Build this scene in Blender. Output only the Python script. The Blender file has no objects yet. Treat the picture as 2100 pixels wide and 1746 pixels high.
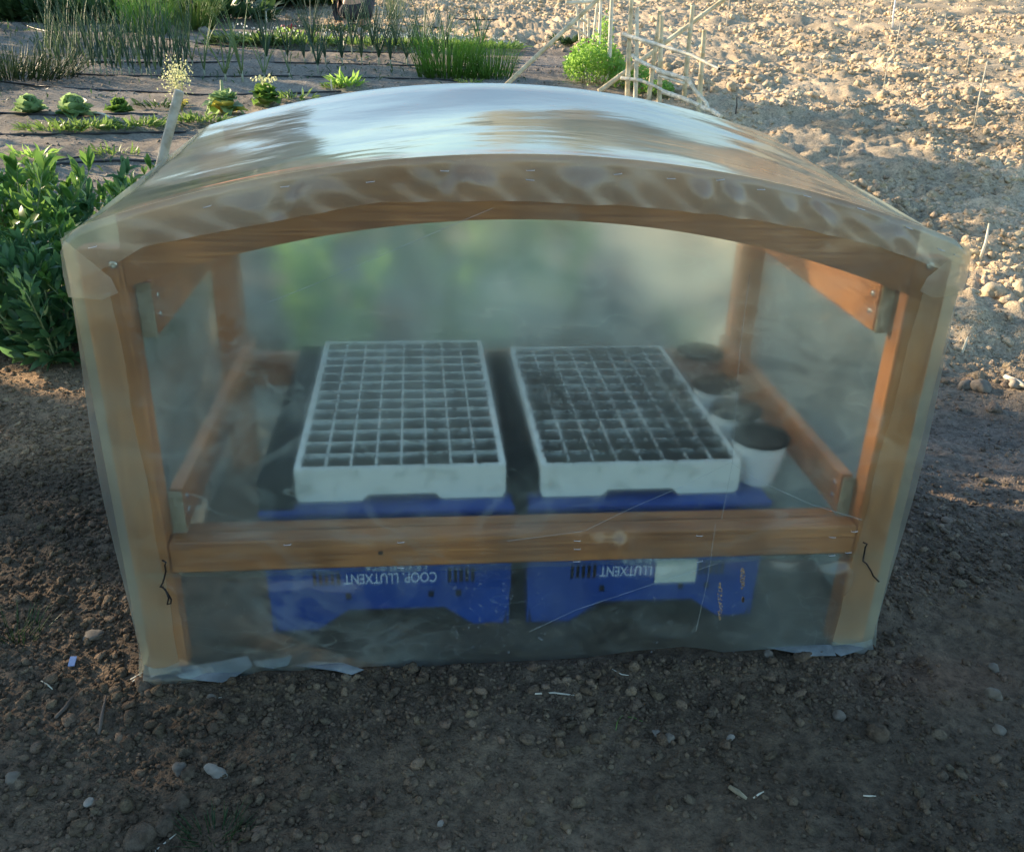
import bpy, math, random
import numpy as np
from mathutils import Vector, Matrix
R = math.radians
rnd = random.Random(7)
rng = np.random.default_rng(11)
scene = bpy.context.scene
COL = scene.collection

# ------------------------------------------------------------------ camera
CAMP = dict(pos=(-0.1708, -1.3918, 1.1708), yaw=-0.1011, pitch=0.4414, roll=0.0279, f=1853.8)
def cam_axes():
    y, p, r = CAMP['yaw'], CAMP['pitch'], CAMP['roll']
    w = Vector((-math.sin(y)*math.cos(p), math.cos(y)*math.cos(p), -math.sin(p)))
    a = w.cross(Vector((0, 0, 1))).normalized(); b = a.cross(w)
    return a*math.cos(r)+b*math.sin(r), -a*math.sin(r)+b*math.cos(r), w
AX, AY, AZ = cam_axes()
cd = bpy.data.cameras.new('camera'); cam = bpy.data.objects.new('camera', cd); COL.objects.link(cam)
M = Matrix((AX, AY, -AZ)).transposed().to_4x4(); M.translation = Vector(CAMP['pos']); cam.matrix_world = M
cd.sensor_fit = 'HORIZONTAL'; cd.sensor_width = 36; cd.lens = 36*CAMP['f']/2100
cd.clip_start = 0.02; cd.clip_end = 2000
scene.camera = cam

# ------------------------------------------------------------------ noise / terrain
def vnoise(x, y, seed=0):
    x = np.asarray(x, float); y = np.asarray(y, float)
    xi = np.floor(x).astype(np.int64); yi = np.floor(y).astype(np.int64)
    fx = x-xi; fy = y-yi; fx = fx*fx*(3-2*fx); fy = fy*fy*(3-2*fy)
    def h(a, b):
        n = (a*374761393 + b*668265263 + seed*974634777) & 0xffffffff
        n = ((n ^ (n >> 13))*1274126177) & 0xffffffff
        return ((n ^ (n >> 16)) & 0xffff)/65535.0
    return (h(xi, yi)*(1-fx)+h(xi+1, yi)*fx)*(1-fy)+(h(xi, yi+1)*(1-fx)+h(xi+1, yi+1)*fx)*fy
def fbm(x, y, s, o=4, seed=0):
    t = 0; a = 1; n = 0
    for i in range(o):
        t = t+a*(vnoise(x*s, y*s, seed+i)-.5); n += a; a *= .5; s = s*2.03
    return t/n*2
def sstep(a, b, v):
    t = np.clip((np.asarray(v, float)-a)/(b-a), 0, 1); return t*t*(3-2*t)
def field_mask(x, y):      # ploughed field on the right and far behind
    e = x-(0.75+0.11*y)+0.35*fbm(x, y, .9, 3, 5)
    right = sstep(-.1, .5, e)*sstep(.9, 1.9, y+.4*fbm(x, y, 1.3, 2, 9)+.25*np.maximum(x-1, 0))
    far = sstep(9.6, 10.6, y+.12*x)*sstep(-2.6, -.6, x)
    return np.maximum(right, far)
def base_h(x, y):
    k = .45
    z = .08*k*np.logaddexp(0, (y-1.6)/k)
    z = np.where(y > 34, .08*32.4+(y-34)*.01, z)
    return z
def H(x, y):
    x = np.asarray(x, float); y = np.asarray(y, float)
    fm = field_mask(x, y)
    inside = sstep(.10, -.05, np.maximum(np.abs(x)-.72, np.abs(y-.45)-.5))
    d = fbm(x, y, 1.6, 3, 21)*.034*(1-inside)
    d = d+fbm(x, y, 9, 4, 31)*.009*(1-.6*inside)
    d = d+fm*(fbm(x, y, 2.6, 2, 44)*.075+np.abs(fbm(x, y, 7.5, 4, 41))*.085)
    rk = sstep(.78, 1.0, x)*sstep(-.35, 0, y)*sstep(1.5, 1.1, y)+.5*sstep(-.85, -1.05, x)*sstep(-.4, -.1, y)*sstep(.8, .5, y)
    d = d+rk*.0042*np.sin(105*(y*.78+np.abs(x)*.5)+5*fbm(x, y, 3, 2, 88))*(.5+vnoise(x*5, y*5, 89))
    near = sstep(2.6, 1.5, y)*(1-fm)
    d = d+near*(vnoise(x*42, y*42, 61)-.5)*.009
    # raised beds of the garden, rows running left to right
    bed = sstep(2.6, 3.4, y)*(1-fm)*sstep(13, 11, y)
    d = d+bed*(.018*np.sin(y*7.2+.25*x)+.010*fbm(x, y, 14, 3, 51))
    # bank at the back left
    d = d+.35*sstep(13.5, 17, y)*sstep(-.5, -3.5, x)
    # dirt thrown up against the skirt of the frame
    d = d+.010*np.exp(-((y+.035)/.04)**2)*sstep(.78, .66, np.abs(x))*sstep(-.75, -.45, x)
    return base_h(x, y)+d
def h1(x, y): return float(H(np.array([x]), np.array([y]))[0])
def pray(px, py):
    d = AZ+AX*((px-1050)/CAMP['f'])-AY*((py-873)/CAMP['f'])
    return Vector(CAMP['pos']), d
def gp(px, py):            # the point of the ground seen there in the photo (2100 px wide)
    c, d = pray(px, py); C_ = np.array(c); D_ = np.array(d)
    T = .5*1.02**np.arange(300)
    g = C_[2]+D_[2]*T-base_h(C_[0]+D_[0]*T, C_[1]+D_[1]*T); k = int(np.argmax(g < 0)) if (g < 0).any() else 150
    t0 = T[k]*.93; st = T[k]*.14
    for _ in range(3):
        t = t0+st*np.linspace(0, 1, 24); X, Y = C_[0]+D_[0]*t, C_[1]+D_[1]*t; g = C_[2]+D_[2]*t-H(X, Y)
        k = int(np.argmax(g < 0)) if (g < 0).any() else 23; k = max(k, 1); t0 = t[k-1]; st = t[k]-t[k-1]
    t = t0+st*.5; X, Y = C_[0]+D_[0]*t, C_[1]+D_[1]*t
    return Vector((X, Y, h1(X, Y)))
def py_(px, py, Y):
    c, d = pray(px, py); return c+d*((Y-c.y)/d.y)

# ------------------------------------------------------------------ mesh helpers
class MB:
    def __init__(s): s.v = []; s.f = []
    def add(s, vs, fs):
        n = len(s.v); s.v.extend([tuple(q) for q in vs]); s.f.extend([tuple(i+n for i in f) for f in fs]); return s
    def box(s, c, sz, m=None, taper=1.0):
        hx, hy, hz = sz[0]/2, sz[1]/2, sz[2]/2
        vs = []
        for k, t in ((-hz, taper), (hz, 1.0)):
            for a, b in ((-1, -1), (1, -1), (1, 1), (-1, 1)): vs.append(Vector((a*hx*t, b*hy*t, k)))
        if m is not None: vs = [m @ q for q in vs]
        vs = [q+Vector(c) for q in vs]
        return s.add(vs, [(3, 2, 1, 0), (4, 5, 6, 7), (0, 1, 5, 4), (1, 2, 6, 5), (2, 3, 7, 6), (3, 0, 4, 7)])
    def bbox(s, c, sz, b=.002):          # box with chamfered edges
        x, y, z = sz[0]/2, sz[1]/2, sz[2]/2; vs = []
        for k, e in ((-z, b), (-z+b, 0), (z-b, 0), (z, b)):
            X, Y = x-e, y-e
            for px, py in ((-X+b, -Y), (X-b, -Y), (X, -Y+b), (X, Y-b), (X-b, Y), (-X+b, Y), (-X, Y-b), (-X, -Y+b)):
                vs.append((c[0]+px, c[1]+py, c[2]+k))
        fs = [tuple(range(7, -1, -1)), tuple(range(24, 32))]
        for r in range(3):
            for i in range(8):
                j = (i+1) % 8; fs.append((r*8+i, r*8+j, r*8+8+j, r*8+8+i))
        return s.add(vs, fs)
    def tube(s, pts, rad, n=6, cap=True):
        pts = [Vector(p) for p in pts]; L = len(pts)
        if not hasattr(rad, '__len__'): rad = [rad]*L
        vs = []; prev = None
        for i, p in enumerate(pts):
            t = (pts[min(i+1, L-1)]-pts[max(i-1, 0)])
            t = t.normalized() if t.length > 1e-9 else Vector((0, 0, 1))
            if prev is None: a = t.cross(Vector((0, 0, 1)) if abs(t.z) < .9 else Vector((1, 0, 0))).normalized()
            else: a = (prev-t*prev.dot(t)).normalized()
            prev = a; b = t.cross(a)
            for k in range(n):
                an = 2*math.pi*k/n; vs.append(p+(a*math.cos(an)+b*math.sin(an))*rad[i])
        fs = []
        for i in range(L-1):
            for k in range(n):
                j = (k+1) % n; fs.append((i*n+k, i*n+j, (i+1)*n+j, (i+1)*n+k))
        if cap: fs += [tuple(range(n-1, -1, -1)), tuple(range((L-1)*n, L*n))]
        return s.add(vs, fs)
    def lathe(s, prof, c=(0, 0, 0), n=24, capb=False, capt=False):
        vs = []
        for r, z in prof:
            for k in range(n):
                a = 2*math.pi*k/n; vs.append((c[0]+r*math.cos(a), c[1]+r*math.sin(a), c[2]+z))
        fs = []
        for i in range(len(prof)-1):
            for k in range(n):
                j = (k+1) % n; fs.append((i*n+k, i*n+j, (i+1)*n+j, (i+1)*n+k))
        if capb: fs.append(tuple(range(n-1, -1, -1)))
        if capt: fs.append(tuple(range((len(prof)-1)*n, len(prof)*n)))
        return s.add(vs, fs)
    def leaf(s, p, d, up, L, W, curl=.3, fold=.25, seg=4, tip=.0):
        d = Vector(d).normalized(); up = Vector(up)
        sd = d.cross(up)
        if sd.length < 1e-4: sd = d.cross(Vector((1, .2, 0)))
        sd.normalize(); up = sd.cross(d).normalized()
        vs = []; p = Vector(p)
        for i in range(seg+1):
            t = i/seg
            w = W*.5*(math.sin(math.pi*min(1, t*.92+.06))**.8)*(1-tip*t)
            if i == seg: w = W*.02
            c = p+d*(L*t*math.cos(curl*t))-up*(L*t*math.sin(curl*t))
            vs += [c-sd*w+up*(fold*w), c, c+sd*w+up*(fold*w)]
        fs = []
        for i in range(seg):
            b = i*3; fs += [(b, b+1, b+4, b+3), (b+1, b+2, b+5, b+4)]
        return s.add(vs, fs)
    def blade(s, p, d, L, W, droop, seg=6, n=3):   # long tapering blade
        d = Vector(d).normalized(); hor = Vector((d.x, d.y, 0))
        if hor.length < 1e-3: hor = Vector((rnd.uniform(-1, 1), rnd.uniform(-1, 1), 0))
        hor.normalize(); pts = []; rr = []; q = Vector(p); t = d.copy()
        for i in range(seg+1):
            pts.append(q.copy()); rr.append(W*(1-.93*(i/seg)**1.6))
            q = q+t*(L/seg); t = (t+hor*droop/seg*.5-Vector((0, 0, 1))*droop/seg*(i/seg)*1.6).normalized()
        return s.tube(pts, rr, n)
    def mesh(s, name, smooth=False):
        me = bpy.data.meshes.new(name); me.from_pydata(s.v, [], s.f); me.update()
        if smooth: me.shade_smooth()
        return me
    def build(s, name, mat, parent=None, smooth=False, label=None):
        return obj(name, s.mesh(name, smooth), mat, parent, label)
def obj(name, me, mat, parent=None, label=None):
    o = bpy.data.objects.new(name, me); COL.objects.link(o)
    if mat is not None:
        me.materials.clear(); me.materials.append(mat)
    if parent is not None: o.parent = parent
    if label: o['label'] = label
    return o
def tag(o, label, cat, group=None):
    o['label'] = label; o['category'] = cat; o['kind'] = 'thing'
    if group: o['group'] = group
    return o
def kind(o, k, label=None):
    o['kind'] = k
    if label: o['label'] = label
    return o
def empty(name, loc=(0, 0, 0), rz=0, sc=1):
    o = bpy.data.objects.new(name, None); COL.objects.link(o); o.empty_display_size = .05
    o.location = loc; o.rotation_euler = (0, 0, rz); o.scale = (sc, sc, sc); return o
def copy_tree(o, parent=None):
    c = o.copy(); COL.objects.link(c); c.parent = parent
    for ch in [q for q in bpy.data.objects if q.parent == o]: copy_tree(ch, c)
    return c
def fast_mesh(name, V, F, smooth=True, col=None):
    me = bpy.data.meshes.new(name); nv, nf, k = len(V), len(F), F.shape[1]
    me.vertices.add(nv); me.vertices.foreach_set('co', np.ascontiguousarray(V, np.float32).ravel())
    me.loops.add(nf*k); me.loops.foreach_set('vertex_index', np.ascontiguousarray(F, np.int32).ravel())
    me.polygons.add(nf); me.polygons.foreach_set('loop_start', np.arange(0, nf*k, k, dtype=np.int32))
    me.update(calc_edges=True)
    if smooth: me.shade_smooth()
    if col is not None:
        a = me.color_attributes.new('soil', 'FLOAT_COLOR', 'POINT')
        a.data.foreach_set('color', np.ascontiguousarray(np.c_[col, np.ones(nv)], np.float32).ravel())
    return me
def plate(name, outlines, thick):        # flat shape with holes in x-z, extruded along y; returns MB
    cu = bpy.data.curves.new('t', 'CURVE'); cu.dimensions = '2D'; cu.fill_mode = 'BOTH'; cu.extrude = thick/2
    for o_ in outlines:
        sp = cu.splines.new('POLY'); sp.points.add(len(o_)-1); sp.use_cyclic_u = True
        for i, (a, b) in enumerate(o_): sp.points[i].co = (a, b, 0, 1)
    ob = bpy.data.objects.new('t', cu); me = bpy.data.meshes.new_from_object(ob)
    mb = MB(); mb.add([(v.co.x, v.co.z, v.co.y) for v in me.vertices], [tuple(reversed(p.vertices)) for p in me.polygons])
    bpy.data.objects.remove(ob); bpy.data.curves.remove(cu); bpy.data.meshes.remove(me)
    return mb
def moved(mb, m):
    mb.v = [tuple(m @ Vector(q)) for q in mb.v]; return mb

# ------------------------------------------------------------------ materials
def newmat(name):
    m = bpy.data.materials.new(name); m.use_nodes = True; nt = m.node_tree; nt.nodes.clear()
    out = nt.nodes.new('ShaderNodeOutputMaterial'); return m, nt, out
def N(nt, t, **kw):
    n = nt.nodes.new('ShaderNode'+t)
    for k, v in kw.items():
        if k.startswith('i_'):
            n.inputs[k[2:].replace('_', ' ')].default_value = v
        else: setattr(n, k, v)
    return n
def L(nt, a, ao, b, bi): nt.links.new(a.outputs[ao], b.inputs[bi])
def ramp(nt, stops):
    r = nt.nodes.new('ShaderNodeValToRGB'); e = r.color_ramp.elements
    while len(e) > 1: e.remove(e[-1])
    e[0].position = stops[0][0]; e[0].color = (*stops[0][1], 1)
    for p, c in stops[1:]:
        x = e.new(p); x.color = (*c, 1)
    return r
def simple(name, c1, c2=None, rough=.6, scale=20, detail=5, bump=0, bscale=80, transl=0, tcol=None, spec=.4, stretch=None, metal=0, lo=.35, hi=.65):
    m, nt, out = newmat(name); p = N(nt, 'BsdfPrincipled'); p.inputs['Roughness'].default_value = rough
    p.inputs['Specular IOR Level'].default_value = spec; p.inputs['Metallic'].default_value = metal
    tc = N(nt, 'TexCoord'); mp = N(nt, 'Mapping'); L(nt, tc, 'Object', mp, 'Vector')
    if stretch: mp.inputs['Scale'].default_value = stretch
    src = None
    if c2:
        n = N(nt, 'TexNoise'); n.inputs['Scale'].default_value = scale; n.inputs['Detail'].default_value = detail; L(nt, mp, 'Vector', n, 'Vector')
        r = ramp(nt, [(lo, c1), (hi, c2)]); L(nt, n, 'Fac', r, 'Fac'); L(nt, r, 'Color', p, 'Base Color'); src = r
    else: p.inputs['Base Color'].default_value = (*c1, 1)
    if bump:
        n = N(nt, 'TexNoise'); n.inputs['Scale'].default_value = bscale; n.inputs['Detail'].default_value = 6; L(nt, mp, 'Vector', n, 'Vector')
        b = N(nt, 'Bump'); b.inputs['Strength'].default_value = bump; b.inputs['Distance'].default_value = .004; L(nt, n, 'Fac', b, 'Height'); L(nt, b, 'Normal', p, 'Normal')
    sh = p
    if transl:
        t = N(nt, 'BsdfTranslucent'); mx = N(nt, 'MixShader'); mx.inputs[0].default_value = transl
        t.inputs['Color'].default_value = (*(tcol or c2 or c1), 1)
        L(nt, p, 'BSDF', mx, 1); L(nt, t, 'BSDF', mx, 2); sh = mx
    L(nt, sh, 0, out, 'Surface'); return m
def soil_mat():
    m, nt, out = newmat('soil'); p = N(nt, 'BsdfPrincipled'); p.inputs['Roughness'].default_value = .95; p.inputs['Specular IOR Level'].default_value = .12
    a = N(nt, 'VertexColor'); a.layer_name = 'soil'
    tc = N(nt, 'TexCoord'); n = N(nt, 'TexNoise'); n.inputs['Scale'].default_value = 55; n.inputs['Detail'].default_value = 8; n.inputs['Roughness'].default_value = .7
    L(nt, tc, 'Object', n, 'Vector'); r = ramp(nt, [(.32, (.50, .50, .50)), (.5, (1, 1, 1)), (.68, (1.45, 1.42, 1.36))]); L(nt, n, 'Fac', r, 'Fac')
    mx = N(nt, 'Mix', data_type='RGBA', blend_type='MULTIPLY'); mx.inputs[0].default_value = 1
    L(nt, a, 'Color', mx, 6); L(nt, r, 'Color', mx, 7); L(nt, mx, 2, p, 'Base Color')
    n2 = N(nt, 'TexNoise'); n2.inputs['Scale'].default_value = 260; n2.inputs['Detail'].default_value = 6; L(nt, tc, 'Object', n2, 'Vector')
    v = N(nt, 'TexVoronoi'); v.inputs['Scale'].default_value = 120; L(nt, tc, 'Object', v, 'Vector')
    b = N(nt, 'Bump'); b.inputs['Strength'].default_value = 1.0; b.inputs['Distance'].default_value = .006; L(nt, n2, 'Fac', b, 'Height')
    b2 = N(nt, 'Bump', invert=True); b2.inputs['Strength'].default_value = .55; b2.inputs['Distance'].default_value = .005; L(nt, v, 'Distance', b2, 'Height'); L(nt, b, 'Normal', b2, 'Normal')
    L(nt, b2, 'Normal', p, 'Normal'); L(nt, p, 'BSDF', out, 'Surface'); return m
def wood_mat(name, axis, dark=(.33, .110, .032), light=(.64, .265, .085)):
    m, nt, out = newmat(name); p = N(nt, 'BsdfPrincipled'); p.inputs['Roughness'].default_value = .5
    tc = N(nt, 'TexCoord'); mp = N(nt, 'Mapping'); s = [30, 30, 30]; s[axis] = .8; mp.inputs['Scale'].default_value = s; L(nt, tc, 'Object', mp, 'Vector')
    n = N(nt, 'TexNoise'); n.inputs['Scale'].default_value = 1.2; n.inputs['Detail'].default_value = 2; L(nt, mp, 'Vector', n, 'Vector')
    w = N(nt, 'Math', operation='MULTIPLY'); w.inputs[1].default_value = 48; L(nt, n, 'Fac', w, 0)
    sn = N(nt, 'Math', operation='SINE'); L(nt, w, 0, sn, 0)
    n2 = N(nt, 'TexNoise'); n2.inputs['Scale'].default_value = 9; n2.inputs['Detail'].default_value = 4; L(nt, mp, 'Vector', n2, 'Vector')
    ad = N(nt, 'Math', operation='MULTIPLY_ADD'); ad.inputs[1].default_value = .085; ad.inputs[2].default_value = .0; L(nt, sn, 0, ad, 0)
    ad2 = N(nt, 'Math', operation='ADD'); L(nt, ad, 0, ad2, 0); L(nt, n2, 'Fac', ad2, 1)
    r = ramp(nt, [(.2, dark), (.5, tuple((a+b)/2 for a, b in zip(dark, light))), (.78, light)]); L(nt, ad2, 0, r, 'Fac')
    n3 = N(nt, 'TexNoise'); n3.inputs['Scale'].default_value = 6; n3.inputs['Detail'].default_value = 3; L(nt, tc, 'Object', n3, 'Vector')
    r3 = ramp(nt, [(.35, (.62, .58, .55)), (.62, (1.1, 1.05, 1))]); L(nt, n3, 'Fac', r3, 'Fac')
    mx = N(nt, 'Mix', data_type='RGBA', blend_type='MULTIPLY'); mx.inputs[0].default_value = 1; L(nt, r, 'Color', mx, 6); L(nt, r3, 'Color', mx, 7)
    L(nt, mx, 2, p, 'Base Color'); b = N(nt, 'Bump'); b.inputs['Strength'].default_value = .25; b.inputs['Distance'].default_value = .002; L(nt, ad2, 0, b, 'Height'); L(nt, b, 'Normal', p, 'Normal')
    L(nt, p, 'BSDF', out, 'Surface'); return m
def film_mat(name, clear=.42, haze=.13, blur=.6, ior=1.03, gloss=.06, wr=1.0, stretch=(1, 1, 1), spots=1.0, refl=1.0, bsc=5.0, tint=(.925, .97, .935), wisp=.0, hz=(.60, .70, .61)):
    m, nt, out = newmat(name)
    tc = N(nt, 'TexCoord'); mp = N(nt, 'Mapping'); mp.inputs['Scale'].default_value = stretch; L(nt, tc, 'Object', mp, 'Vector')
    n = N(nt, 'TexNoise'); n.inputs['Scale'].default_value = bsc; n.inputs['Detail'].default_value = 3; n.inputs['Distortion'].default_value = .6; L(nt, mp, 'Vector', n, 'Vector')
    n2 = N(nt, 'TexNoise'); n2.inputs['Scale'].default_value = bsc*7; n2.inputs['Detail'].default_value = 3; n2.inputs['Distortion'].default_value = 1.2; L(nt, mp, 'Vector', n2, 'Vector')
    b = N(nt, 'Bump'); b.inputs['Strength'].default_value = .5*wr; b.inputs['Distance'].default_value = .02; L(nt, n, 'Fac', b, 'Height')
    b2 = N(nt, 'Bump'); b2.inputs['Strength'].default_value = .35*wr; b2.inputs['Distance'].default_value = .002; L(nt, n2, 'Fac', b2, 'Height'); L(nt, b, 'Normal', b2, 'Normal')
    tr = N(nt, 'BsdfTransparent'); tr.inputs['Color'].default_value = (*tint, 1)
    rf = N(nt, 'BsdfRefraction'); rf.inputs['Color'].default_value = (*tint, 1); rf.inputs['Roughness'].default_value = blur; rf.inputs['IOR'].default_value = ior
    tl = N(nt, 'BsdfTranslucent'); tl.inputs['Color'].default_value = (*[min(.9, q*1.22) for q in hz], 1); df = N(nt, 'BsdfDiffuse'); df.inputs['Color'].default_value = (*hz, 1)
    gl = N(nt, 'BsdfGlossy'); gl.inputs['Roughness'].default_value = gloss; L(nt, b2, 'Normal', gl, 'Normal')
    m1 = N(nt, 'MixShader'); m1.inputs[0].default_value = 1-clear; L(nt, tr, 0, m1, 1); L(nt, rf, 0, m1, 2)
    m2 = N(nt, 'MixShader'); m2.inputs[0].default_value = .5; L(nt, tl, 0, m2, 1); L(nt, df, 0, m2, 2)
    # haze amount: patches of condensation, scuffs
    n3 = N(nt, 'TexNoise'); n3.inputs['Scale'].default_value = 3.2; n3.inputs['Detail'].default_value = 6; n3.inputs['Distortion'].default_value = .9; L(nt, tc, 'Object', n3, 'Vector')
    hr = N(nt, 'MapRange'); hr.inputs[1].default_value = .35; hr.inputs[2].default_value = .75; hr.inputs[3].default_value = haze*(1-.45*spots); hr.inputs[4].default_value = haze*(1+1.1*spots); L(nt, n3, 'Fac', hr, 0)
    n4 = N(nt, 'TexNoise'); n4.inputs['Scale'].default_value = 38; n4.inputs['Detail'].default_value = 7; n4.inputs['Distortion'].default_value = 2.2; L(nt, tc, 'Object', n4, 'Vector')
    h4 = N(nt, 'MapRange'); h4.inputs[1].default_value = .63; h4.inputs[2].default_value = .74; h4.inputs[3].default_value = 0; h4.inputs[4].default_value = .10*spots; L(nt, n4, 'Fac', h4, 0)
    hs = N(nt, 'Math', operation='ADD', use_clamp=True); L(nt, hr, 0, hs, 0); L(nt, h4, 0, hs, 1)
    # scuffs and stress-whitened folds: thin irregular lines, broader wisps
    mw = N(nt, 'Mapping'); mw.inputs['Scale'].default_value = (1.0, 1, 1.7); mw.inputs['Rotation'].default_value = (0, R(35), 0); L(nt, tc, 'Object', mw, 'Vector')
    for sc_, di, wd, am, sd in ((2.6, 1.6, .007, .8, 3), (7.5, 2.9, .009, .7, 9), (3.4, 2.2, .10, .6, 17), (9.0, 1.5, .05, .35, 29)):
        n5 = N(nt, 'TexNoise', noise_dimensions='4D'); n5.inputs['Scale'].default_value = sc_; n5.inputs['Detail'].default_value = 2.5; n5.inputs['Distortion'].default_value = di; n5.inputs['W'].default_value = sd; L(nt, mw, 'Vector', n5, 'Vector')
        s5 = N(nt, 'Math', operation='SUBTRACT'); s5.inputs[1].default_value = .5; L(nt, n5, 'Fac', s5, 0)
        a5 = N(nt, 'Math', operation='ABSOLUTE'); L(nt, s5, 0, a5, 0)
        r5 = N(nt, 'MapRange', interpolation_type='SMOOTHSTEP'); r5.inputs[1].default_value = 0; r5.inputs[2].default_value = wd; r5.inputs[3].default_value = am*wisp; r5.inputs[4].default_value = 0; L(nt, a5, 0, r5, 0)
        n6 = N(nt, 'TexNoise', noise_dimensions='4D'); n6.inputs['Scale'].default_value = 4.5; n6.inputs['W'].default_value = sd+4; L(nt, tc, 'Object', n6, 'Vector')
        g6 = N(nt, 'MapRange'); g6.inputs[1].default_value = .47; g6.inputs[2].default_value = .68; L(nt, n6, 'Fac', g6, 0)
        p5 = N(nt, 'Math', operation='MULTIPLY'); L(nt, r5, 0, p5, 0); L(nt, g6, 0, p5, 1)
        h5 = N(nt, 'Math', operation='ADD', use_clamp=True); L(nt, hs, 0, h5, 0); L(nt, p5, 0, h5, 1); hs = h5
    m3 = N(nt, 'MixShader'); L(nt, hs, 0, m3, 0); L(nt, m1, 0, m3, 1); L(nt, m2, 0, m3, 2)
    lw = N(nt, 'LayerWeight'); lw.inputs['Blend'].default_value = .5; L(nt, b2, 'Normal', lw, 'Normal')
    pw = N(nt, 'Math', operation='POWER'); pw.inputs[1].default_value = 4.2; L(nt, lw, 'Facing', pw, 0)
    ma = N(nt, 'Math', operation='MULTIPLY_ADD', use_clamp=True); ma.inputs[1].default_value = .95*refl; ma.inputs[2].default_value = .055*refl; L(nt, pw, 0, ma, 0)
    m4 = N(nt, 'MixShader'); L(nt, ma, 0, m4, 0); L(nt, m3, 0, m4, 1); L(nt, gl, 0, m4, 2)
    L(nt, m4, 0, out, 'Surface'); return m

SOIL = soil_mat()
WX, WY, WZ = wood_mat('pine_x', 0), wood_mat('pine_y', 1), wood_mat('pine_z', 2)
ENDG = simple('end_grain', (.24, .19, .11), (.36, .30, .19), .8, 60, bump=.4)
CANE = simple('cane', (.54, .41, .22), (.84, .72, .48), .5, 14, bump=.2)
CANEW = simple('weathered_cane', (.62, .54, .38), (.88, .81, .64), .6, 14, bump=.2)
STICK = simple('stick', (.50, .42, .30), (.74, .66, .50), .7, 30)
HOSE = simple('hose_black', (.018, .018, .02), (.05, .045, .04), .45, 20)
STEEL = simple('galvanised', (.75, .76, .78), rough=.3, metal=1)
BLACKP = simple('black_plastic', (.006, .009, .012), (.012, .016, .02), .8, 30, spec=.08)
BLUEP = simple('blue_plastic', (.004, .042, .25), (.007, .062, .34), .42, 9, spec=.5)
INK = simple('white_ink', (.42, .50, .68), (.60, .68, .82), .6, 60)
FOAM = simple('white_foam', (.50, .53, .46), (.74, .76, .69), .85, 26, bump=.25, bscale=320, lo=.28, hi=.5)
PEAT = simple('peat', (.008, .007, .006), (.034, .029, .024), .95, 140, bump=1, bscale=240)
POTW = simple('white_pot', (.74, .76, .74), (.82, .83, .82), .4, 10)
POTB = simple('brown_pot', (.16, .06, .045), (.2, .08, .06), .5, 10)
PAPER = simple('paper', (.62, .66, .60), (.72, .76, .70), .7, 30)
STONE = simple('stone', (.13, .105, .078), (.22, .185, .14), .85, 40, bump=.5)
STONEW = simple('pale_stone', (.21, .18, .14), (.35, .31, .25), .8, 40, bump=.4)
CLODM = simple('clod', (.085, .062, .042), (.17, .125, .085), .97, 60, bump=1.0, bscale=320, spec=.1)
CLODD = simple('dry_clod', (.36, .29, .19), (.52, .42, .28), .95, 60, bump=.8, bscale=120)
def leafm(name, a, b, tr=.35, rough=.45, sc=14): return simple(name, a, b, rough, sc, transl=tr, tcol=tuple(min(1, q*1.9) for q in b), spec=.45)
BEAN = leafm('bean_leaf', (.045, .12, .025), (.14, .26, .055), rough=.36)
BEAN2 = leafm('bean_leaf_blue', (.04, .10, .045), (.095, .20, .075), rough=.38)
LETT = leafm('cabbage_leaf', (.09, .17, .06), (.30, .42, .18))
CHARD = leafm('chard_leaf', (.06, .13, .025), (.15, .26, .05))
ONION = leafm('leek_leaf', (.035, .085, .05), (.075, .14, .07), .2)
ONIONL = leafm('leek_leaf_pale', (.13, .20, .08), (.24, .32, .13), .3)
CHIVE = leafm('chive_leaf', (.09, .20, .03), (.16, .32, .05), .35)
PEA = leafm('pea_leaf', (.16, .30, .05), (.30, .46, .10), .4)
WEED = leafm('weed_leaf', (.08, .15, .03), (.17, .26, .06), .3)
GRASSD = leafm('grass_dark', (.025, .055, .02), (.06, .11, .035), .25)
YEL = leafm('yellow_leaf', (.65, .40, .05), (.80, .55, .10), .4)
CREAM = leafm('cream_flower', (.58, .56, .18), (.76, .74, .32), .3)
WHITEF = leafm('white_flower', (.7, .72, .66), (.8, .8, .75), .3)
STEM = simple('stem', (.20, .26, .10), (.34, .38, .18), .6, 20)
STEMW = simple('pale_stem', (.30, .33, .22), (.45, .48, .36), .6, 20)
BARK = simple('bark', (.08, .06, .045), (.16, .13, .10), .9, 12, bump=.8, bscale=30)
TREEL = leafm('tree_leaf', (.03, .055, .02), (.07, .11, .035), .3)
FILM_F = film_mat('film_front', clear=.34, haze=.078, blur=.72, ior=1.035, wr=.4, gloss=.16, refl=.9, spots=1.2, wisp=.26)
FILM_T = film_mat('film_top', clear=.38, haze=.26, wr=.6, gloss=.09, stretch=(.7, 1.3, 1), spots=.6, refl=.85, bsc=2.2, wisp=.12)
FILM_S = film_mat('film_skirt', clear=.60, haze=.085, wr=1.1, gloss=.22, spots=1.6, refl=.75, wisp=.27)
FILM_L = film_mat('film_flap', clear=.58, haze=.24, hz=(.80, .72, .56), wr=.10, gloss=.24, spots=.9, tint=(.97, .95, .86), wisp=.2)
FILM_D = film_mat('film_side', clear=.42, haze=.20, blur=.8, ior=1.04, wr=.6, gloss=.2, refl=.8, wisp=.1)
FILM_B = film_mat('film_back', clear=.14, haze=.29, blur=.8, ior=1.04, wr=.5, gloss=.2, refl=.8)
FILM_W = film_mat('film_wrap', clear=.30, haze=.20, wr=.35, gloss=.18, spots=.9, tint=(.97, .94, .82), wisp=.2, hz=(.72, .68, .50))
CREASE = simple('crease_white', (.30, .33, .31), (.5, .54, .5), .3, 40)

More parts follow.
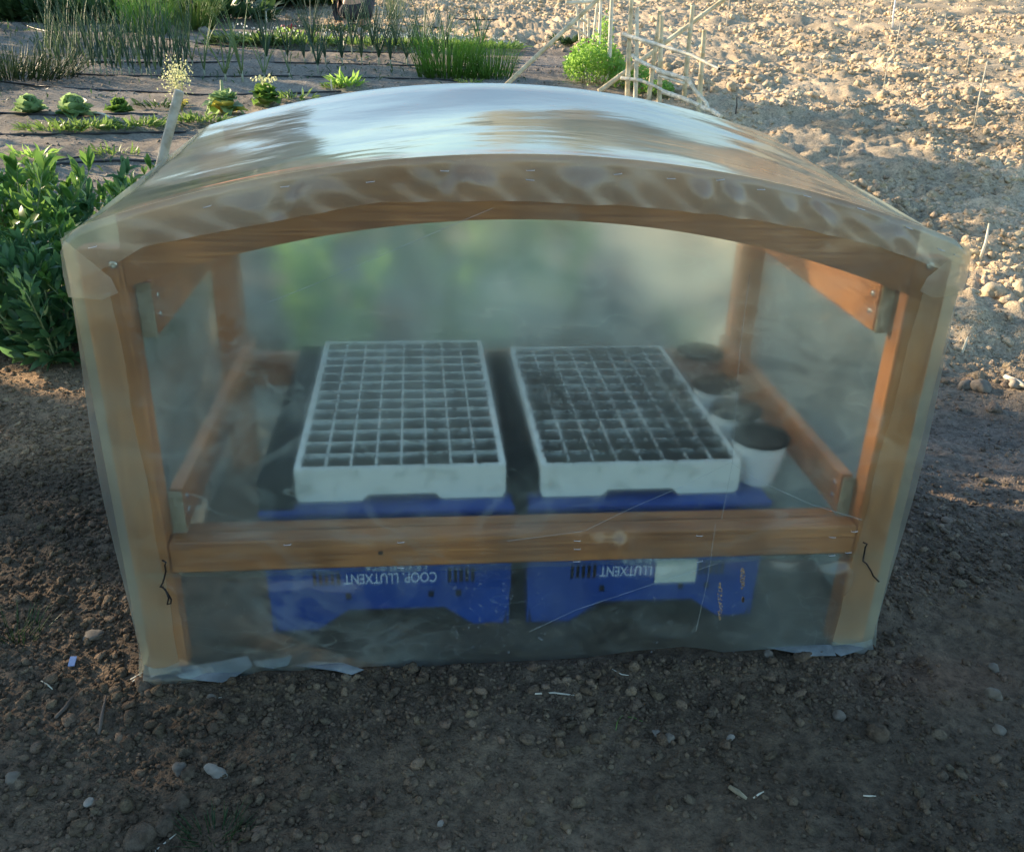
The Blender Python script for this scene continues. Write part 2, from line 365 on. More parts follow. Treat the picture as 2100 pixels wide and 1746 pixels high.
# ------------------------------------------------------------------ ground
def axis_pts(lo, hi, c0, c1, fine, grow, mx):
    p = [c0]
    while p[-1] < c1: p.append(p[-1]+fine)
    st = fine
    while p[-1] < hi: st = min(st*grow, mx); p.append(p[-1]+st)
    q = [c0]; st = fine
    while q[-1] > lo: st = min(st*grow, mx); q.append(q[-1]-st)
    return np.array(q[:0:-1]+p)
gx = axis_pts(-260, 260, -1.5, 2.1, .0105, 1.0145, 6)
gy = axis_pts(-60, 420, -.7, 1.5, .0105, 1.0075, 6)
GX, GY = np.meshgrid(gx, gy)
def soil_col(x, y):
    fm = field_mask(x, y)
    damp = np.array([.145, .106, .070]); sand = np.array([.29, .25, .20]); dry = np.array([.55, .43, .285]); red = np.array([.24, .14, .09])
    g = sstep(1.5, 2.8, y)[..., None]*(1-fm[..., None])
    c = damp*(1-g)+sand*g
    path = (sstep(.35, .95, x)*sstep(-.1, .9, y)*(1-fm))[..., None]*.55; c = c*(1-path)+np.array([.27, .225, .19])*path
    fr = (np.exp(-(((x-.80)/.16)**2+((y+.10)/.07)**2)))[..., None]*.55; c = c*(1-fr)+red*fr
    lf = (sstep(-.85, -1.0, x)*sstep(.75, 1.0, y)*sstep(1.9, 1.5, y))[..., None]*.8; c = c*(1-lf)+np.array([.40, .27, .16])*lf  # lighter, warmer soil at left: the sunlit patch put into the colour
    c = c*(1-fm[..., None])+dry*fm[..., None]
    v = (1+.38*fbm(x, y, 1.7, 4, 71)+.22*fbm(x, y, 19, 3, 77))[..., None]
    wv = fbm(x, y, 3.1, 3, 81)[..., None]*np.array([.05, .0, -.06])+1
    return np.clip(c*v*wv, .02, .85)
GZ = H(GX, GY)
V = np.stack([GX.ravel(), GY.ravel(), GZ.ravel()], 1)
ny, nx = GX.shape; idx = np.arange(ny*nx).reshape(ny, nx)
F = np.stack([idx[:-1, :-1], idx[:-1, 1:], idx[1:, 1:], idx[1:, :-1]], -1).reshape(-1, 4)
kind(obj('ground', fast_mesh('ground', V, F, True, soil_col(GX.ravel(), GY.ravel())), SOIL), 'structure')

# icosphere templates
def ico(sub):
    import bmesh
    bm = bmesh.new(); bmesh.ops.create_icosphere(bm, subdivisions=sub, radius=1)
    v = np.array([q.co[:] for q in bm.verts]); f = np.array([[w.index for w in q.verts] for q in bm.faces]); bm.free(); return v, f
ICO = {1: ico(1), 2: ico(2), 3: ico(3)}
def scatter(name, X, Y, S, sub, seed, bury=.35, tintv=.22, mul=1.0, rough=1.0):
    r = np.random.default_rng(seed); tv, tf = ICO[sub]; n = len(X); k = len(tv)
    Z = H(X, Y)
    P = np.repeat(tv[None], n, 0)
    ph = r.uniform(0, 6.28, (n, 3, 1)); fr = r.uniform(1.4, 2.9, (n, 3, 1))
    bump = sum(np.sin(P[:, :, i]*fr[:, i]+P[:, :, (i+1) % 3]*1.7+ph[:, i]) for i in range(3))*.11
    bump = bump*rough+r.normal(0, .07*rough, (n, k))
    P = P*(1+bump[..., None])
    P = P*r.uniform(.68, 1.2, (n, 1, 3))*np.array([1, 1, .78])
    a = r.uniform(0, 6.28, n); c, s = np.cos(a)[:, None], np.sin(a)[:, None]
    x = P[:, :, 0]*c-P[:, :, 1]*s; y = P[:, :, 0]*s+P[:, :, 1]*c; t = r.normal(0, .35, (n, 1))
    z = P[:, :, 2]*np.cos(t)+x*np.sin(t); x = x*np.cos(t)-P[:, :, 2]*np.sin(t)
    W = np.stack([x, y, z], -1)*S[:, None, None]+np.stack([X, Y, Z+S*(.78-2*bury*.78)], -1)[:, None]
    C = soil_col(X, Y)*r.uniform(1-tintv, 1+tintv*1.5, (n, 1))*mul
    C = C*(1+r.normal(0, .018, (n, 3)))
    C = np.repeat(np.clip(C, .02, .9)[:, None], k, 1).reshape(-1, 3)
    Fc = (tf[None]+(np.arange(n)*k)[:, None, None]).reshape(-1, 3)
    return obj(name, fast_mesh(name, W.reshape(-1, 3), Fc, True, C), SOIL)
def scat_area(n, x0, x1, y0, y1, seed, dens=None):
    r = np.random.default_rng(seed); x = r.uniform(x0, x1, n); y = r.uniform(y0, y1, n)
    keep = ~((np.abs(x) < .71) & (y > -.02) & (y < .93))
    if dens is not None: keep &= r.uniform(0, 1, n) < dens(x, y)
    return x[keep], y[keep]
def inview(x, y, m=.35):
    d = np.stack([x, y, base_h(x, y)], -1)-np.array(CAMP['pos']); z = d @ np.array(AZ)
    u = (d @ np.array(AX))/z*CAMP['f']/1050; v = (d @ np.array(AY))/z*CAMP['f']/873
    return ((z > 0) & (np.abs(u) < 1+m) & (np.abs(v) < 1+m)).astype(float)
patch = lambda x, y: np.clip(.55+1.1*fbm(x, y, 2.2, 3, 91), .06, 1)*inview(x, y)
edge = lambda x, y: np.clip(.55+1.1*fbm(x, y, 2.2, 3, 91)+.9*np.exp(-((y+.08)/.09)**2)*(np.abs(x) < .8), .06, 1)*inview(x, y)
def powr(n, a, b, e, seed):
    u = np.random.default_rng(seed).uniform(0, 1, n); return a*(b/a)**(u**e)
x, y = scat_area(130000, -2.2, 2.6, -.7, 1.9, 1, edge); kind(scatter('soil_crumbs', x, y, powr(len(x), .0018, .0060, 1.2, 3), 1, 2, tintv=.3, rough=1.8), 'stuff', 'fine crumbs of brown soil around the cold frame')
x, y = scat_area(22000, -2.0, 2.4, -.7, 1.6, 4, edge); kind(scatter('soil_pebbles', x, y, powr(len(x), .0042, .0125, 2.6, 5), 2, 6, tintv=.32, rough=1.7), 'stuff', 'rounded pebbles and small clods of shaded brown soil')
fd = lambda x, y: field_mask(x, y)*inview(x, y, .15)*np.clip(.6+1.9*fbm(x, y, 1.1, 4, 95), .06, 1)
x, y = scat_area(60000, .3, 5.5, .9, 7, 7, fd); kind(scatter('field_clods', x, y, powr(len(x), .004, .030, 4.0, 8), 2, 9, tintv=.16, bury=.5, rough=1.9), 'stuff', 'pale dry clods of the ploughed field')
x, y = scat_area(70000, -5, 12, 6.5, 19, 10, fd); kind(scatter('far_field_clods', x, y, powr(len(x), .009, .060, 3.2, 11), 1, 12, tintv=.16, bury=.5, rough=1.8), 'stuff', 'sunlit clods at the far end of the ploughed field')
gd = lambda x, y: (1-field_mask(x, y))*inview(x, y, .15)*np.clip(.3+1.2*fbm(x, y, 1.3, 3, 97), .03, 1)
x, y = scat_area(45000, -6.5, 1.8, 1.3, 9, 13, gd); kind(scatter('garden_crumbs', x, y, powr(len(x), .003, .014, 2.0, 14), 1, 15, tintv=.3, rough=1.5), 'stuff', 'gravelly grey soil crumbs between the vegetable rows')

# hills far behind, seen only mirrored in the plastic
hb = MB(); n = 60
for i in range(n+1):
    X = -160+320*i/n
    for j, (Y, hh) in enumerate(((150, 3), (170, 9), (200, 17), (240, 25), (300, 12))):
        hb.v.append((X, Y, 3+hh*(1+.45*math.sin(i*.37+j*.2)+.2*math.sin(i*1.1+j))*(1 if j else .3)))
for i in range(n):
    for j in range(4): hb.f.append((i*5+j, i*5+5+j, i*5+6+j, i*5+1+j))
kind(hb.build('hills', simple('hill', (.16, .17, .12), (.34, .31, .22), .95, .05), smooth=True), 'structure')

# ------------------------------------------------------------------ cold frame
W2, D = .70, .89
def fo(x): return .960-.125*(abs(x+.02)/.7)**2        # outer edge of front arch
def fi(x): return .860-.125*(abs(x+.02)/.66)**2
def bo(x): return .977-.112*(abs(x)/.7)**2
def bi(x): return .884-.125*(abs(x)/.66)**2
frame = empty('cold_frame', (0, 0, 0))
tag(frame, 'wooden cold frame with an arched roof wrapped in milky plastic film', 'cold frame')
def part(mb, name, mat, lab=None, par=None, sm=False): return mb.build(name, mat, par or frame, sm, lab)
def arch(x0, x1, fo_, fi_, y, t, n=48):
    mb = MB(); vs = []
    for i in range(n+1):
        X = x0+(x1-x0)*i/n
        vs += [(X, y, fi_(X)), (X, y, fo_(X)), (X, y+t, fo_(X)), (X, y+t, fi_(X))]
    fs = [(0, 1, 2, 3), (n*4+3, n*4+2, n*4+1, n*4)]
    for i in range(n):
        a = i*4
        for k in range(4):
            j = (k+1) % 4; fs.append((a+k, a+4+k, a+4+j, a+j))
    return mb.add(vs, fs)
P = .066
for sx in (-1, 1):
    hf = (fo(.69*sx)+(-.004)); hbk = bo(.69)-.004
    cx = sx*(W2-P/2)
    fp = part(MB().bbox((cx, .0325, (hf-.03)/2-.03), (P, .045, hf-.03+.06), .003), 'post', WZ, 'front post, %s end of the frame' % ('left' if sx < 0 else 'right'))
    sc = MB(); sc.lathe([(.0001, .0), (.0062, .0), (.0062, .0012), (.0035, .0016), (.0001, .001)], n=14)
    moved(sc, Matrix.Translation((sx*.647 if sx < 0 else .66, .0085, .788)) @ Matrix.Rotation(R(90), 4, 'X'))
    sc.build('screw', STEEL, fp, True)
    part(MB().bbox((cx, D-.0325, hbk/2-.05), (P, .045, hbk+.02), .003), 'post', WZ, 'back post, %s end of the frame' % ('left' if sx < 0 else 'right'))
    # side rails, upper and lower, inside the posts
    xr = sx*(W2-P-.012)
    for z0, z1, nm in ((.285, .368, 'side_rail'), (.655, .748, 'side_rail')):
        r_ = part(MB().bbox((xr, D/2+.012, (z0+z1)/2), (.022, D-.10, z1-z0), .0015), nm, WY)
        e_ = MB().bbox((sx*(W2-P-.0125), .0515, (z0+z1)/2), (.0235, .004, z1-z0-.002), .001).build('end_grain', ENDG, r_, label='grey sawn end of the side rail')
        for zz in (.33, .67):
            sw = MB(); sw.lathe([(.0001, 0), (.005, 0), (.005, .001), (.003, .0014), (.0001, .001)], n=12)
            moved(sw, Matrix.Translation((xr-sx*.0113, .085, z0+(z1-z0)*zz)) @ Matrix.Rotation(R(-90*sx), 4, 'Y')); sw.build('screw', STEEL, r_, True)
part(arch(-W2+P+.001, W2-P-.001, fo, fi, .012, .034), 'front_arch', WX)
part(arch(-W2+P+.001, W2-P-.001, bo, bi, D-.05, .034), 'back_arch', WX)
fr = part(MB().bbox((0, .026, .2565), (2*(W2-P)-.002, .040, .063), .003), 'front_rail', WX)
part(MB().bbox((0, .064, .262), (2*(W2-P)-.05, .030, .052), .003), 'front_rail', WX, 'inner batten screwed behind the front rail')
part(MB().bbox((0, D-.03, .28), (2*(W2-P)-.002, .034, .085), .003), 'back_rail', WX)
kn = MB().lathe([(.0001, 0), (.0045, 0), (.004, .0008), (.0001, .0008)], n=12); moved(kn, Matrix.Translation((-.262, .0058, .2565)) @ Matrix.Rotation(R(90), 4, 'X'))
kn.build('knot', simple('knot', (.05, .025, .012)), fr)

# plastic sheets -----------------------------------------------------
def grid(nu, nv, fn, name, mat, par, lab=None, flip=False):
    U, Vv = np.meshgrid(np.linspace(0, 1, nu+1), np.linspace(0, 1, nv+1))
    P3 = fn(U, Vv); Vx = np.stack([p.ravel() for p in P3], 1)
    ix = np.arange((nu+1)*(nv+1)).reshape(nv+1, nu+1)
    q = [ix[:-1, :-1], ix[:-1, 1:], ix[1:, 1:], ix[1:, :-1]]
    if flip: q = q[::-1]
    Fx = np.stack(q, -1).reshape(-1, 4)
    return obj(name, fast_mesh(name, Vx, Fx, True), mat, par, lab)
def top_z(x, t):
    f = .962-.125*(np.abs(x+.02*(1-t))/.7)**2; b = .987-.112*(np.abs(x)/.7)**2
    return f*(1-t)+b*t
def top_fn(U, Vv):
    # arc parameter across, from left eave to right eave, a short drop at each side
    x = -.708+1.416*U; y = -.010+(D+.020)*Vv
    z = top_z(x, Vv)
    s = np.sin(np.pi*Vv)
    sag = -.012*s*(1-.2*np.cos(6*x))
    fold = .0055*s*np.sin(6.5*(x-.55*Vv)+1.6*vnoise(x*2+5, Vv*2, 3))*(.4+.9*vnoise(x*1.7, Vv*1.5, 8))
    fold = fold+.0030*s*np.sin(4.2*(x+1.2*Vv)+1)
    fold = fold+.0010*s*np.sin(26*(x+.9*Vv)+5*vnoise(x*3, Vv*3, 13))*sstep(.35, .65, np.abs(x))
    z = z+sag+fold
    e = sstep(.68, .708, np.abs(x)); z = z-.010*e
    z = z-.008*sstep(.05, 0, Vv)*0
    return x, y, z
cover = grid(190, 120, top_fn, 'roof_film', FILM_T, frame, 'glossy plastic roof sheet mirroring the blue sky')
def side_fn(sx):
    def fn(U, Vv):
        y = -.008+(D+.016)*U; zt = top_z(np.full_like(U, sx*.708), U)-.010
        z = .002+(zt-.002)*Vv
        b = .006*np.sin(np.pi*Vv)*np.sin(9*U+3*Vv)+.006*vnoise(U*6, Vv*5, 17)*np.sin(np.pi*U)
        fl = .010*np.exp(-((Vv-.52)/.3)**2)*np.exp(-(U/.1)**2)+.009*sstep(.10, 0, U)*sstep(.9, 1.0, Vv)*(1 if sx > 0 else .25)
        x = sx*(.708+np.abs(b)*.7+fl+.01*sstep(.1, 0, Vv))
        return x, y, z
    return fn
grid(60, 70, side_fn(-1), 'side_film', FILM_D, frame, 'plastic sheet down the left side', flip=True)
grid(60, 70, side_fn(1), 'side_film', FILM_D, frame, 'plastic sheet down the right side')
def back_fn(U, Vv):
    x = -.706+1.412*U; zt = .984-.112*(np.abs(x)/.7)**2; z = .0+zt*Vv
    y = D+.010+.006*np.sin(7*x+3*Vv)*np.sin(np.pi*Vv)
    return x, y, z
grid(70, 50, back_fn, 'back_film', FILM_B, frame, 'hazy plastic sheet across the back', flip=True)
def front_fn(U, Vv):
    x = -.706+1.412*U; zt = fo(0)-.125*(np.abs(x+.02)/.7)**2; z0 = .2205+.0025*np.sin(17*x)+.002*np.sin(41*x+1)
    z = z0+(zt-z0)*Vv
    inn = sstep(.64, .55, np.abs(x))*sstep(.0, .12, Vv)*sstep(1, .80, Vv)
    y = -.004+inn*(.010*np.sin(3.2*x+2.4*Vv+.5)+.003*fbm(x, z, 5, 3, 23)+.007*np.abs(fbm(x-.9*z, z*.6, 2.6, 2, 141)))+.0015*fbm(x, z, 22, 3, 29)
    g = np.exp(-(((x-.165)/.055)**2+((z-.26)/.028)**2)); y = y-.006*g*(1+np.sin(x*150)*.4)
    return x, y, z
grid(150, 90, front_fn, 'front_film', FILM_F, frame, 'large milky front sheet stapled to the arch and front rail')
SK = [(-.706, .000), (-.669, -.006), (-.639, -.004), (-.6, -.016), (-.565, -.024), (-.536, -.004), (-.489, .008), (-.418, .003), (-.363, -.006), (-.29, -.010), (-.206, -.005), (-.103, .006), (.03, .006), (.126, .008), (.221, .020), (.318, .026), (.368, .018), (.399, .008), (.478, .011), (.558, .010), (.62, .002), (.643, -.008), (.706, -.006)]
skx = np.array([q[0] for q in SK]); skz = np.array([q[1] for q in SK])
def skirt_fn(U, Vv):
    x = -.706+1.412*U; z0 = np.interp(x, skx, skz)+.003; z = z0+(.232-z0)*Vv
    fl = sstep(.22, 0, Vv)
    y = -.002-.005*fl-.020*fl*sstep(-.48, -.62, x)-.02*fl*sstep(.6, .68, x)
    inn = sstep(1, .8, Vv)*sstep(.0, .2, Vv)*sstep(.69, .6, np.abs(x))
    y = y-inn*(.0+.004*np.sin(5*x+6*Vv)+.005*fbm(x, z, 7, 4, 37)+.016*np.abs(fbm(x+.6*z, z-.3*x, 4.2, 2, 137))+.008*np.abs(fbm(x-.8*z, z+.2*x, 10, 2, 139))+.0022*np.sin(60*(x+.8*z)+3*fbm(x, z, 6, 2, 5))*np.exp(-((x-.5)/.2)**2))
    z = z+0*z
    return x, y-.002, z
grid(200, 50, skirt_fn, 'skirt_film', FILM_S, frame, 'crumpled lower front sheet with droplets, torn edge lying on the soil')
FLX = np.array([-.71, -.63, -.594, -.409, -.386, -.347, -.249, -.118, -.057, -.04, .14, .194, .292, .426, .552, .643, .683, .712])
FLZ = np.array([.765, .799, .821, .859, .863, .871, .888, .894, .894, .893, .888, .882, .874, .853, .826, .796, .782, .80])
STP = [(-.665, .821), (-.492, .882), (-.377, .912), (-.252, .920), (-.142, .937), (-.014, .939), (.119, .935), (.202, .929), (.279, .928), (.345, .914), (.421, .904), (.512, .885), (.598, .855)]
def flap_fn(U, Vv):
    x = -.709+1.418*U; zt = .9625-.125*(np.abs(x+.02)/.7)**2-.014*sstep(.68, .709, np.abs(x)); zb = np.interp(x, FLX, FLZ); z = zb+(zt-zb)*Vv
    k = 1-Vv; puck = np.zeros_like(x)
    for i in range(len(STP)-1):
        a, b = STP[i][0], STP[i+1][0]; m = (x > a) & (x < b); t = (x-a)/(b-a)
        puck = np.where(m, np.sin(np.pi*t**(1.7 if i % 2 else .6))**2*(.35+1.0*((i*37) % 10)/10)*1.25, puck)
    y = -.0115-.0065*puck*sstep(.1, .7, k)-.0012*np.sin(90*x+9*Vv)*k
    for fx, fw, fa in ((-.345, .012, .006), (-.20, .02, -.003), (-.105, .014, .006), (.05, .03, .003), (.285, .012, .007), (.33, .03, -.003), (.43, .013, .008), (.49, .03, .003), (-.45, .03, .003), (.57, .02, .004)):
        y = y-fa*np.exp(-((x-fx-.03*k*np.sign(fx))/(fw*(.5+k)))**2)*sstep(.15, .55, k)
    roll = sstep(.12, 0, k); y = y+.004*roll
    return x, y, z
flap = grid(260, 16, flap_fn, 'flap_film', FILM_L, frame, 'folded band of film stapled along the front arch')
def corner(sx):
    mb = MB()
    o = [(.645, .775), (.700, .832), (.711, .815), (.712, .78), (.712, .745), (.66, .742), (.638, .752)]
    vs = []
    for i, (a, b) in enumerate(o): vs.append((sx*a, -.017-.004*(i % 2), b))
    vs.append((sx*.685, -.026, .79))
    fs = [(i, (i+1) % 7, 7) for i in range(7)]
    if sx < 0: fs = [f[::-1] for f in fs]
    mb.add(vs, fs); return mb
for sx in (-1, 1): part(corner(sx), 'corner_fold', FILM_L, 'folded film gusset at the %s corner' % ('left' if sx < 0 else 'right'), sm=True)
# side sheet wrapped onto the front of the right-hand and left-hand post
def wrap_fn(sx, zt, w0, w1):
    def fn(U, Vv):
        z = .012+(zt-.012)*Vv; w = w0+(w1-w0)*Vv
        x = sx*(.7075-w*U+.002*np.sin(20*Vv)*U); y = -.010-.003*np.sin(np.pi*U)*(1+.6*np.sin(14*Vv))-.0015*fbm(x, z, 30, 2, 3)
        return x, y, z
    return fn
grid(10, 60, wrap_fn(1, .76, .085, .06), 'wrap_film', FILM_W, frame, 'side film folded onto the front of the right post', flip=True)
grid(10, 60, wrap_fn(-1, .75, .068, .056), 'wrap_film', FILM_W, frame, 'side film folded onto the front of the left post')
# creases
def crease(pts, w=.0012, yoff=-.0065):
    mb = MB(); P_ = [Vector((a, yoff, b)) for a, b in pts]
    return mb.tube(P_, [w*.5]*len(P_), 4)
def pz(px, py, Y=-.006):
    q = py_(px, py, Y); return (q.x, q.z)
cl = [[(1010, 425), (820, 505), (640, 583), (550, 618)], [(1495, 945), (1400, 992), (1300, 1035), (1200, 1083)], [(1497, 945), (1560, 985), (1660, 1030), (1765, 1062)],
      [(1535, 560), (1518, 690), (1508, 800), (1500, 945), (1478, 1060)], [(1195, 1085), (1040, 1105)]]
for c_ in cl:
    cb = crease([pz(a, b) for a, b in c_], .0006, -.012)
    part(cb, 'crease', CREASE)
cb = crease([pz(a, b) for a, b in [(1465, 1070), (1450, 1180), (1425, 1290)]], .0006, -.013); part(cb, 'crease', CREASE)
cb = crease([pz(a, b) for a, b in [(1470, 1150), (1330, 1195), (1180, 1245), (1085, 1290)]], .0006, -.013); part(cb, 'crease', CREASE)
# staples
def staple(x, z, y, ang=0):
    mb = MB(); w = .006
    pts = [Vector((-w, .004, 0)), Vector((-w, 0, 0)), Vector((w, 0, 0)), Vector((w, .004, 0))]
    m = Matrix.Translation((x, y, z)) @ Matrix.Rotation(ang, 4, 'Y')
    return mb.tube([m @ q for q in pts], .00065, 5)
for i, (x, z) in enumerate(STP+[(-.014, .925), (-.655, .750), (.66, .82), (.69, .81)]):
    staple(x, z, -.0165, rnd.uniform(-.15, .15)+(.35 if x > .35 else -.2 if x < -.3 else 0)).build('staple', STEEL, flap, True)
for (px, py) in [(1183, 1105), (1183, 1122), (1182, 1147), (1433, 1095), (1433, 1147), (1705, 1098), (1750, 1086), (1738, 1129), (1704, 1135), (822, 1108), (822, 1160), (590, 1113)]:
    x, z = pz(px, py); staple(x, z, -.0125, rnd.uniform(-.12, .12)).build('staple', STEEL, fr, True)
# tie wires
WIRE = simple('black_wire', (.012, .012, .012), rough=.5)
def wire(px, name='tie_wire'):
    pts = [Vector((*pz(a, b),)).to_3d() for a, b in px]; pts = [Vector((q.x, -.018-.003*math.sin(i*1.3), q.y)) for i, q in enumerate(pts)]
    return MB().tube(pts, .0016, 5).build(name, WIRE, frame, True)
wire([(336, 1140), (345, 1143), (342, 1150), (343, 1165), (337, 1188), (332, 1195), (338, 1193), (345, 1203), (354, 1222), (353, 1230), (347, 1229), (350, 1215), (343, 1200), (334, 1196)])
wire([(1764, 1104), (1771, 1106), (1768, 1113), (1768, 1126), (1766, 1138), (1764, 1142), (1770, 1146), (1780, 1162), (1786, 1174), (1798, 1186)])
# droplets on the skirt
DROP = simple('water_drop', (.35, .38, .4), rough=.08, spec=1)
dr = MB()
for i in range(260):
    col = rnd.choice([935, 960, 985, 1020, 1045, 1100, 1110, 1340, 1500, 970, 1030])
    px = col+rnd.gauss(0, 4) if i < 300 else rnd.uniform(780, 1500); py = rnd.uniform(1165, 1330)
    x, z = pz(px, py); s = rnd.choice([.0006, .0007, .0009, .0011, .0018])
    if i > 300: s *= .7
    pts = [Vector((x+s*math.cos(a)*.8, -.0165, z+s*math.sin(a))) for a in [k*math.pi/4 for k in range(9)]]
    dr.tube(pts, s*.16, 3, cap=False)
o_ = part(dr, 'water_droplets', DROP, 'tiny droplets beading down the lower front sheet'); o_['kind'] = 'stuff'
RUST = simple('drip_stain', (.45, .27, .13), (.62, .42, .24), .4, 300)
for (px, py, hh) in [(1473, 1225, 38), (1519, 1180, 22), (1520, 1222, 5)]:
    mb = MB()
    for k in range(80):
        t = rnd.uniform(-1, 1); w = 5*(1-t*t)**.5*(1 if hh > 10 else .5)
        x, z = pz(px+rnd.uniform(-w, w), py+t*hh); s = rnd.uniform(.0005, .0011)
        mb.box((x, -.017, z), (s*2, .0012, s*2))
    part(mb, 'drip_stain', RUST, 'brown beads of a dried drip')
# folded white film on the ground at the corners
def scrap(pts, name, lab):
    mb = MB(); n_ = len(pts); vs = []
    for i, (px, py) in enumerate(pts):
        q = gp(px, py); vs.append((q.x, q.y-.004, max(q.z, 0)+.006+.004*(i % 3)))
    c = sum((Vector(q) for q in vs), Vector())/n_; vs.append((c.x, c.y, c.z+.006))
    mb.add(vs, [(i, n_, (i+1) % n_) for i in range(n_)])
    return part(mb, name, SCRAP, lab, sm=True)
SCRAP = simple('bluish_film', (.15, .165, .16), (.27, .29, .28), .5, 30, bump=.8, bscale=60, spec=.6)
scrap([(306, 1368), (312, 1394), (345, 1386), (375, 1392), (420, 1401), (458, 1408), (486, 1388), (520, 1370), (510, 1352), (450, 1358), (375, 1372)], 'film_hem', 'pale hem of film lying on the soil at the left corner')
scrap([(598, 1366), (640, 1374), (690, 1384), (722, 1385), (748, 1378), (700, 1366), (650, 1358)], 'film_hem', 'small hem of film lying on the soil left of centre')
scrap([(520, 1358), (575, 1354), (600, 1352), (592, 1366), (560, 1376), (528, 1374)], 'film_hem', 'short hem of film beside the left corner hem')
scrap([(1560, 1328), (1640, 1326), (1700, 1330), (1712, 1346), (1660, 1350), (1600, 1342)], 'film_hem', 'low hem of film left of the right corner')
scrap([(1708, 1300), (1768, 1322), (1766, 1340), (1722, 1347), (1700, 1338)], 'film_hem', 'pale hem of film folded under the right corner')

# ------------------------------------------------------------------ seed trays
def seed_tray(w, d, h, nx_, ny_, lab, dirt):
    t = empty('seed_tray', (0, 0, 0)); tag(t, lab, 'seed tray', 'white seed trays in the cold frame')
    mb = MB(); b = .010
    # outer walls: front / back with foot notch
    nw0, nw1, nh = -.065, .065, .013
    out = [(-w/2+.006, 0), (nw0-.012, 0), (nw0, nh), (nw1, nh), (nw1+.012, 0), (w/2-.006, 0), (w/2, .012), (w/2, h-.004), (w/2-.003, h), (-w/2+.003, h), (-w/2, h-.004), (-w/2, .012)]
    for yy, fl in ((0, 0), (d, 1)):
        f = tuple(range(12)); mb.add([(a, yy, z) for a, z in out], [f if not fl else f[::-1]])
    for sx in (-1, 1):
        q = [(sx*w/2, 0, .012), (sx*w/2, d, .012), (sx*w/2, d, h), (sx*w/2, 0, h)]; mb.add(q, [(0, 1, 2, 3)] if sx > 0 else [(3, 2, 1, 0)])
    mb.add([(-w/2, 0, .014), (w/2, 0, .014), (w/2, d, .014), (-w/2, d, .014)], [(3, 2, 1, 0)])
    so = MB(); mx_, my = (w-2*b)/nx_, (d-2*b)/ny_; e = .0017
    X = [-w/2]; Y = [0]
    for i in range(nx_): X += [-w/2+b+i*mx_+e, -w/2+b+(i+1)*mx_-e]
    X.append(w/2)
    for j in range(ny_): Y += [b+j*my+e, b+(j+1)*my-e]
    Y.append(d)
    rr = random.Random(int(w*1e4+dirt*10))
    for i in range(len(X)-1):
        for j in range(len(Y)-1):
            if i % 2 and j % 2:
                x0, x1, y0, y1 = X[i], X[i+1], Y[j], Y[j+1]; k = .002; zb = h-.030
                vt = [(x0, y0, h), (x1, y0, h), (x1, y1, h), (x0, y1, h), (x0+k, y0+k, zb), (x1-k, y0+k, zb), (x1-k, y1-k, zb), (x0+k, y1-k, zb)]
                mb.add(vt, [(0, 1, 5, 4), (1, 2, 6, 5), (2, 3, 7, 6), (3, 0, 4, 7)])
                zs = h-rr.uniform(.003, .008); kk = .0012
                g = [(x0+kk+(x1-x0-2*kk)*a/3, y0+kk+(y1-y0-2*kk)*c/3, zs+rr.uniform(-.0022, .0022)) for c in range(4) for a in range(4)]
                so.add(g, [(c*4+a, c*4+a+1, c*4+a+5, c*4+a+4) for c in range(3) for a in range(3)])
            else: mb.add([(X[i], Y[j], h), (X[i+1], Y[j], h), (X[i+1], Y[j+1], h), (X[i], Y[j+1], h)], [(0, 1, 2, 3)])
    tr_ = mb.build('tray_body', FOAM, t)
    so.build('potting_soil', PEAT, t)
    cr = MB()                               # spilt crumbs of compost on the dividers
    for _ in range(int(2600*dirt)):
        x_, y_ = rr.uniform(-w/2+.008, w/2-.008), rr.uniform(.008, d-.008)
        if rr.random() > .12+1.1*float(vnoise(x_*11+w*9, y_*11, 3))**2: continue
        s = rr.uniform(.0008, .0028); cr.box((x_, y_, h+.0003), (s*1.6, s*1.4, s*.9), Matrix.Rotation(rr.uniform(0, 3), 3, 'Z'))
    c2 = cr.build('spilt_compost', PEAT, t); c2['kind'] = 'stuff'
    return t
def place(t, loc, rz=0): t.location = loc; t.rotation_euler = (0, 0, rz); return t
place(seed_tray(.404, .705, .070, 8, 13, 'white foam seed tray with cleaner grid, on the left blue crates', .9), (-.2255, .150, .285), R(.6))
place(seed_tray(.400, .655, .070, 8, 13, 'white foam seed tray with compost spilt over its grid, on the right blue crates', 5.5), (.2445, .148, .285), R(.3))

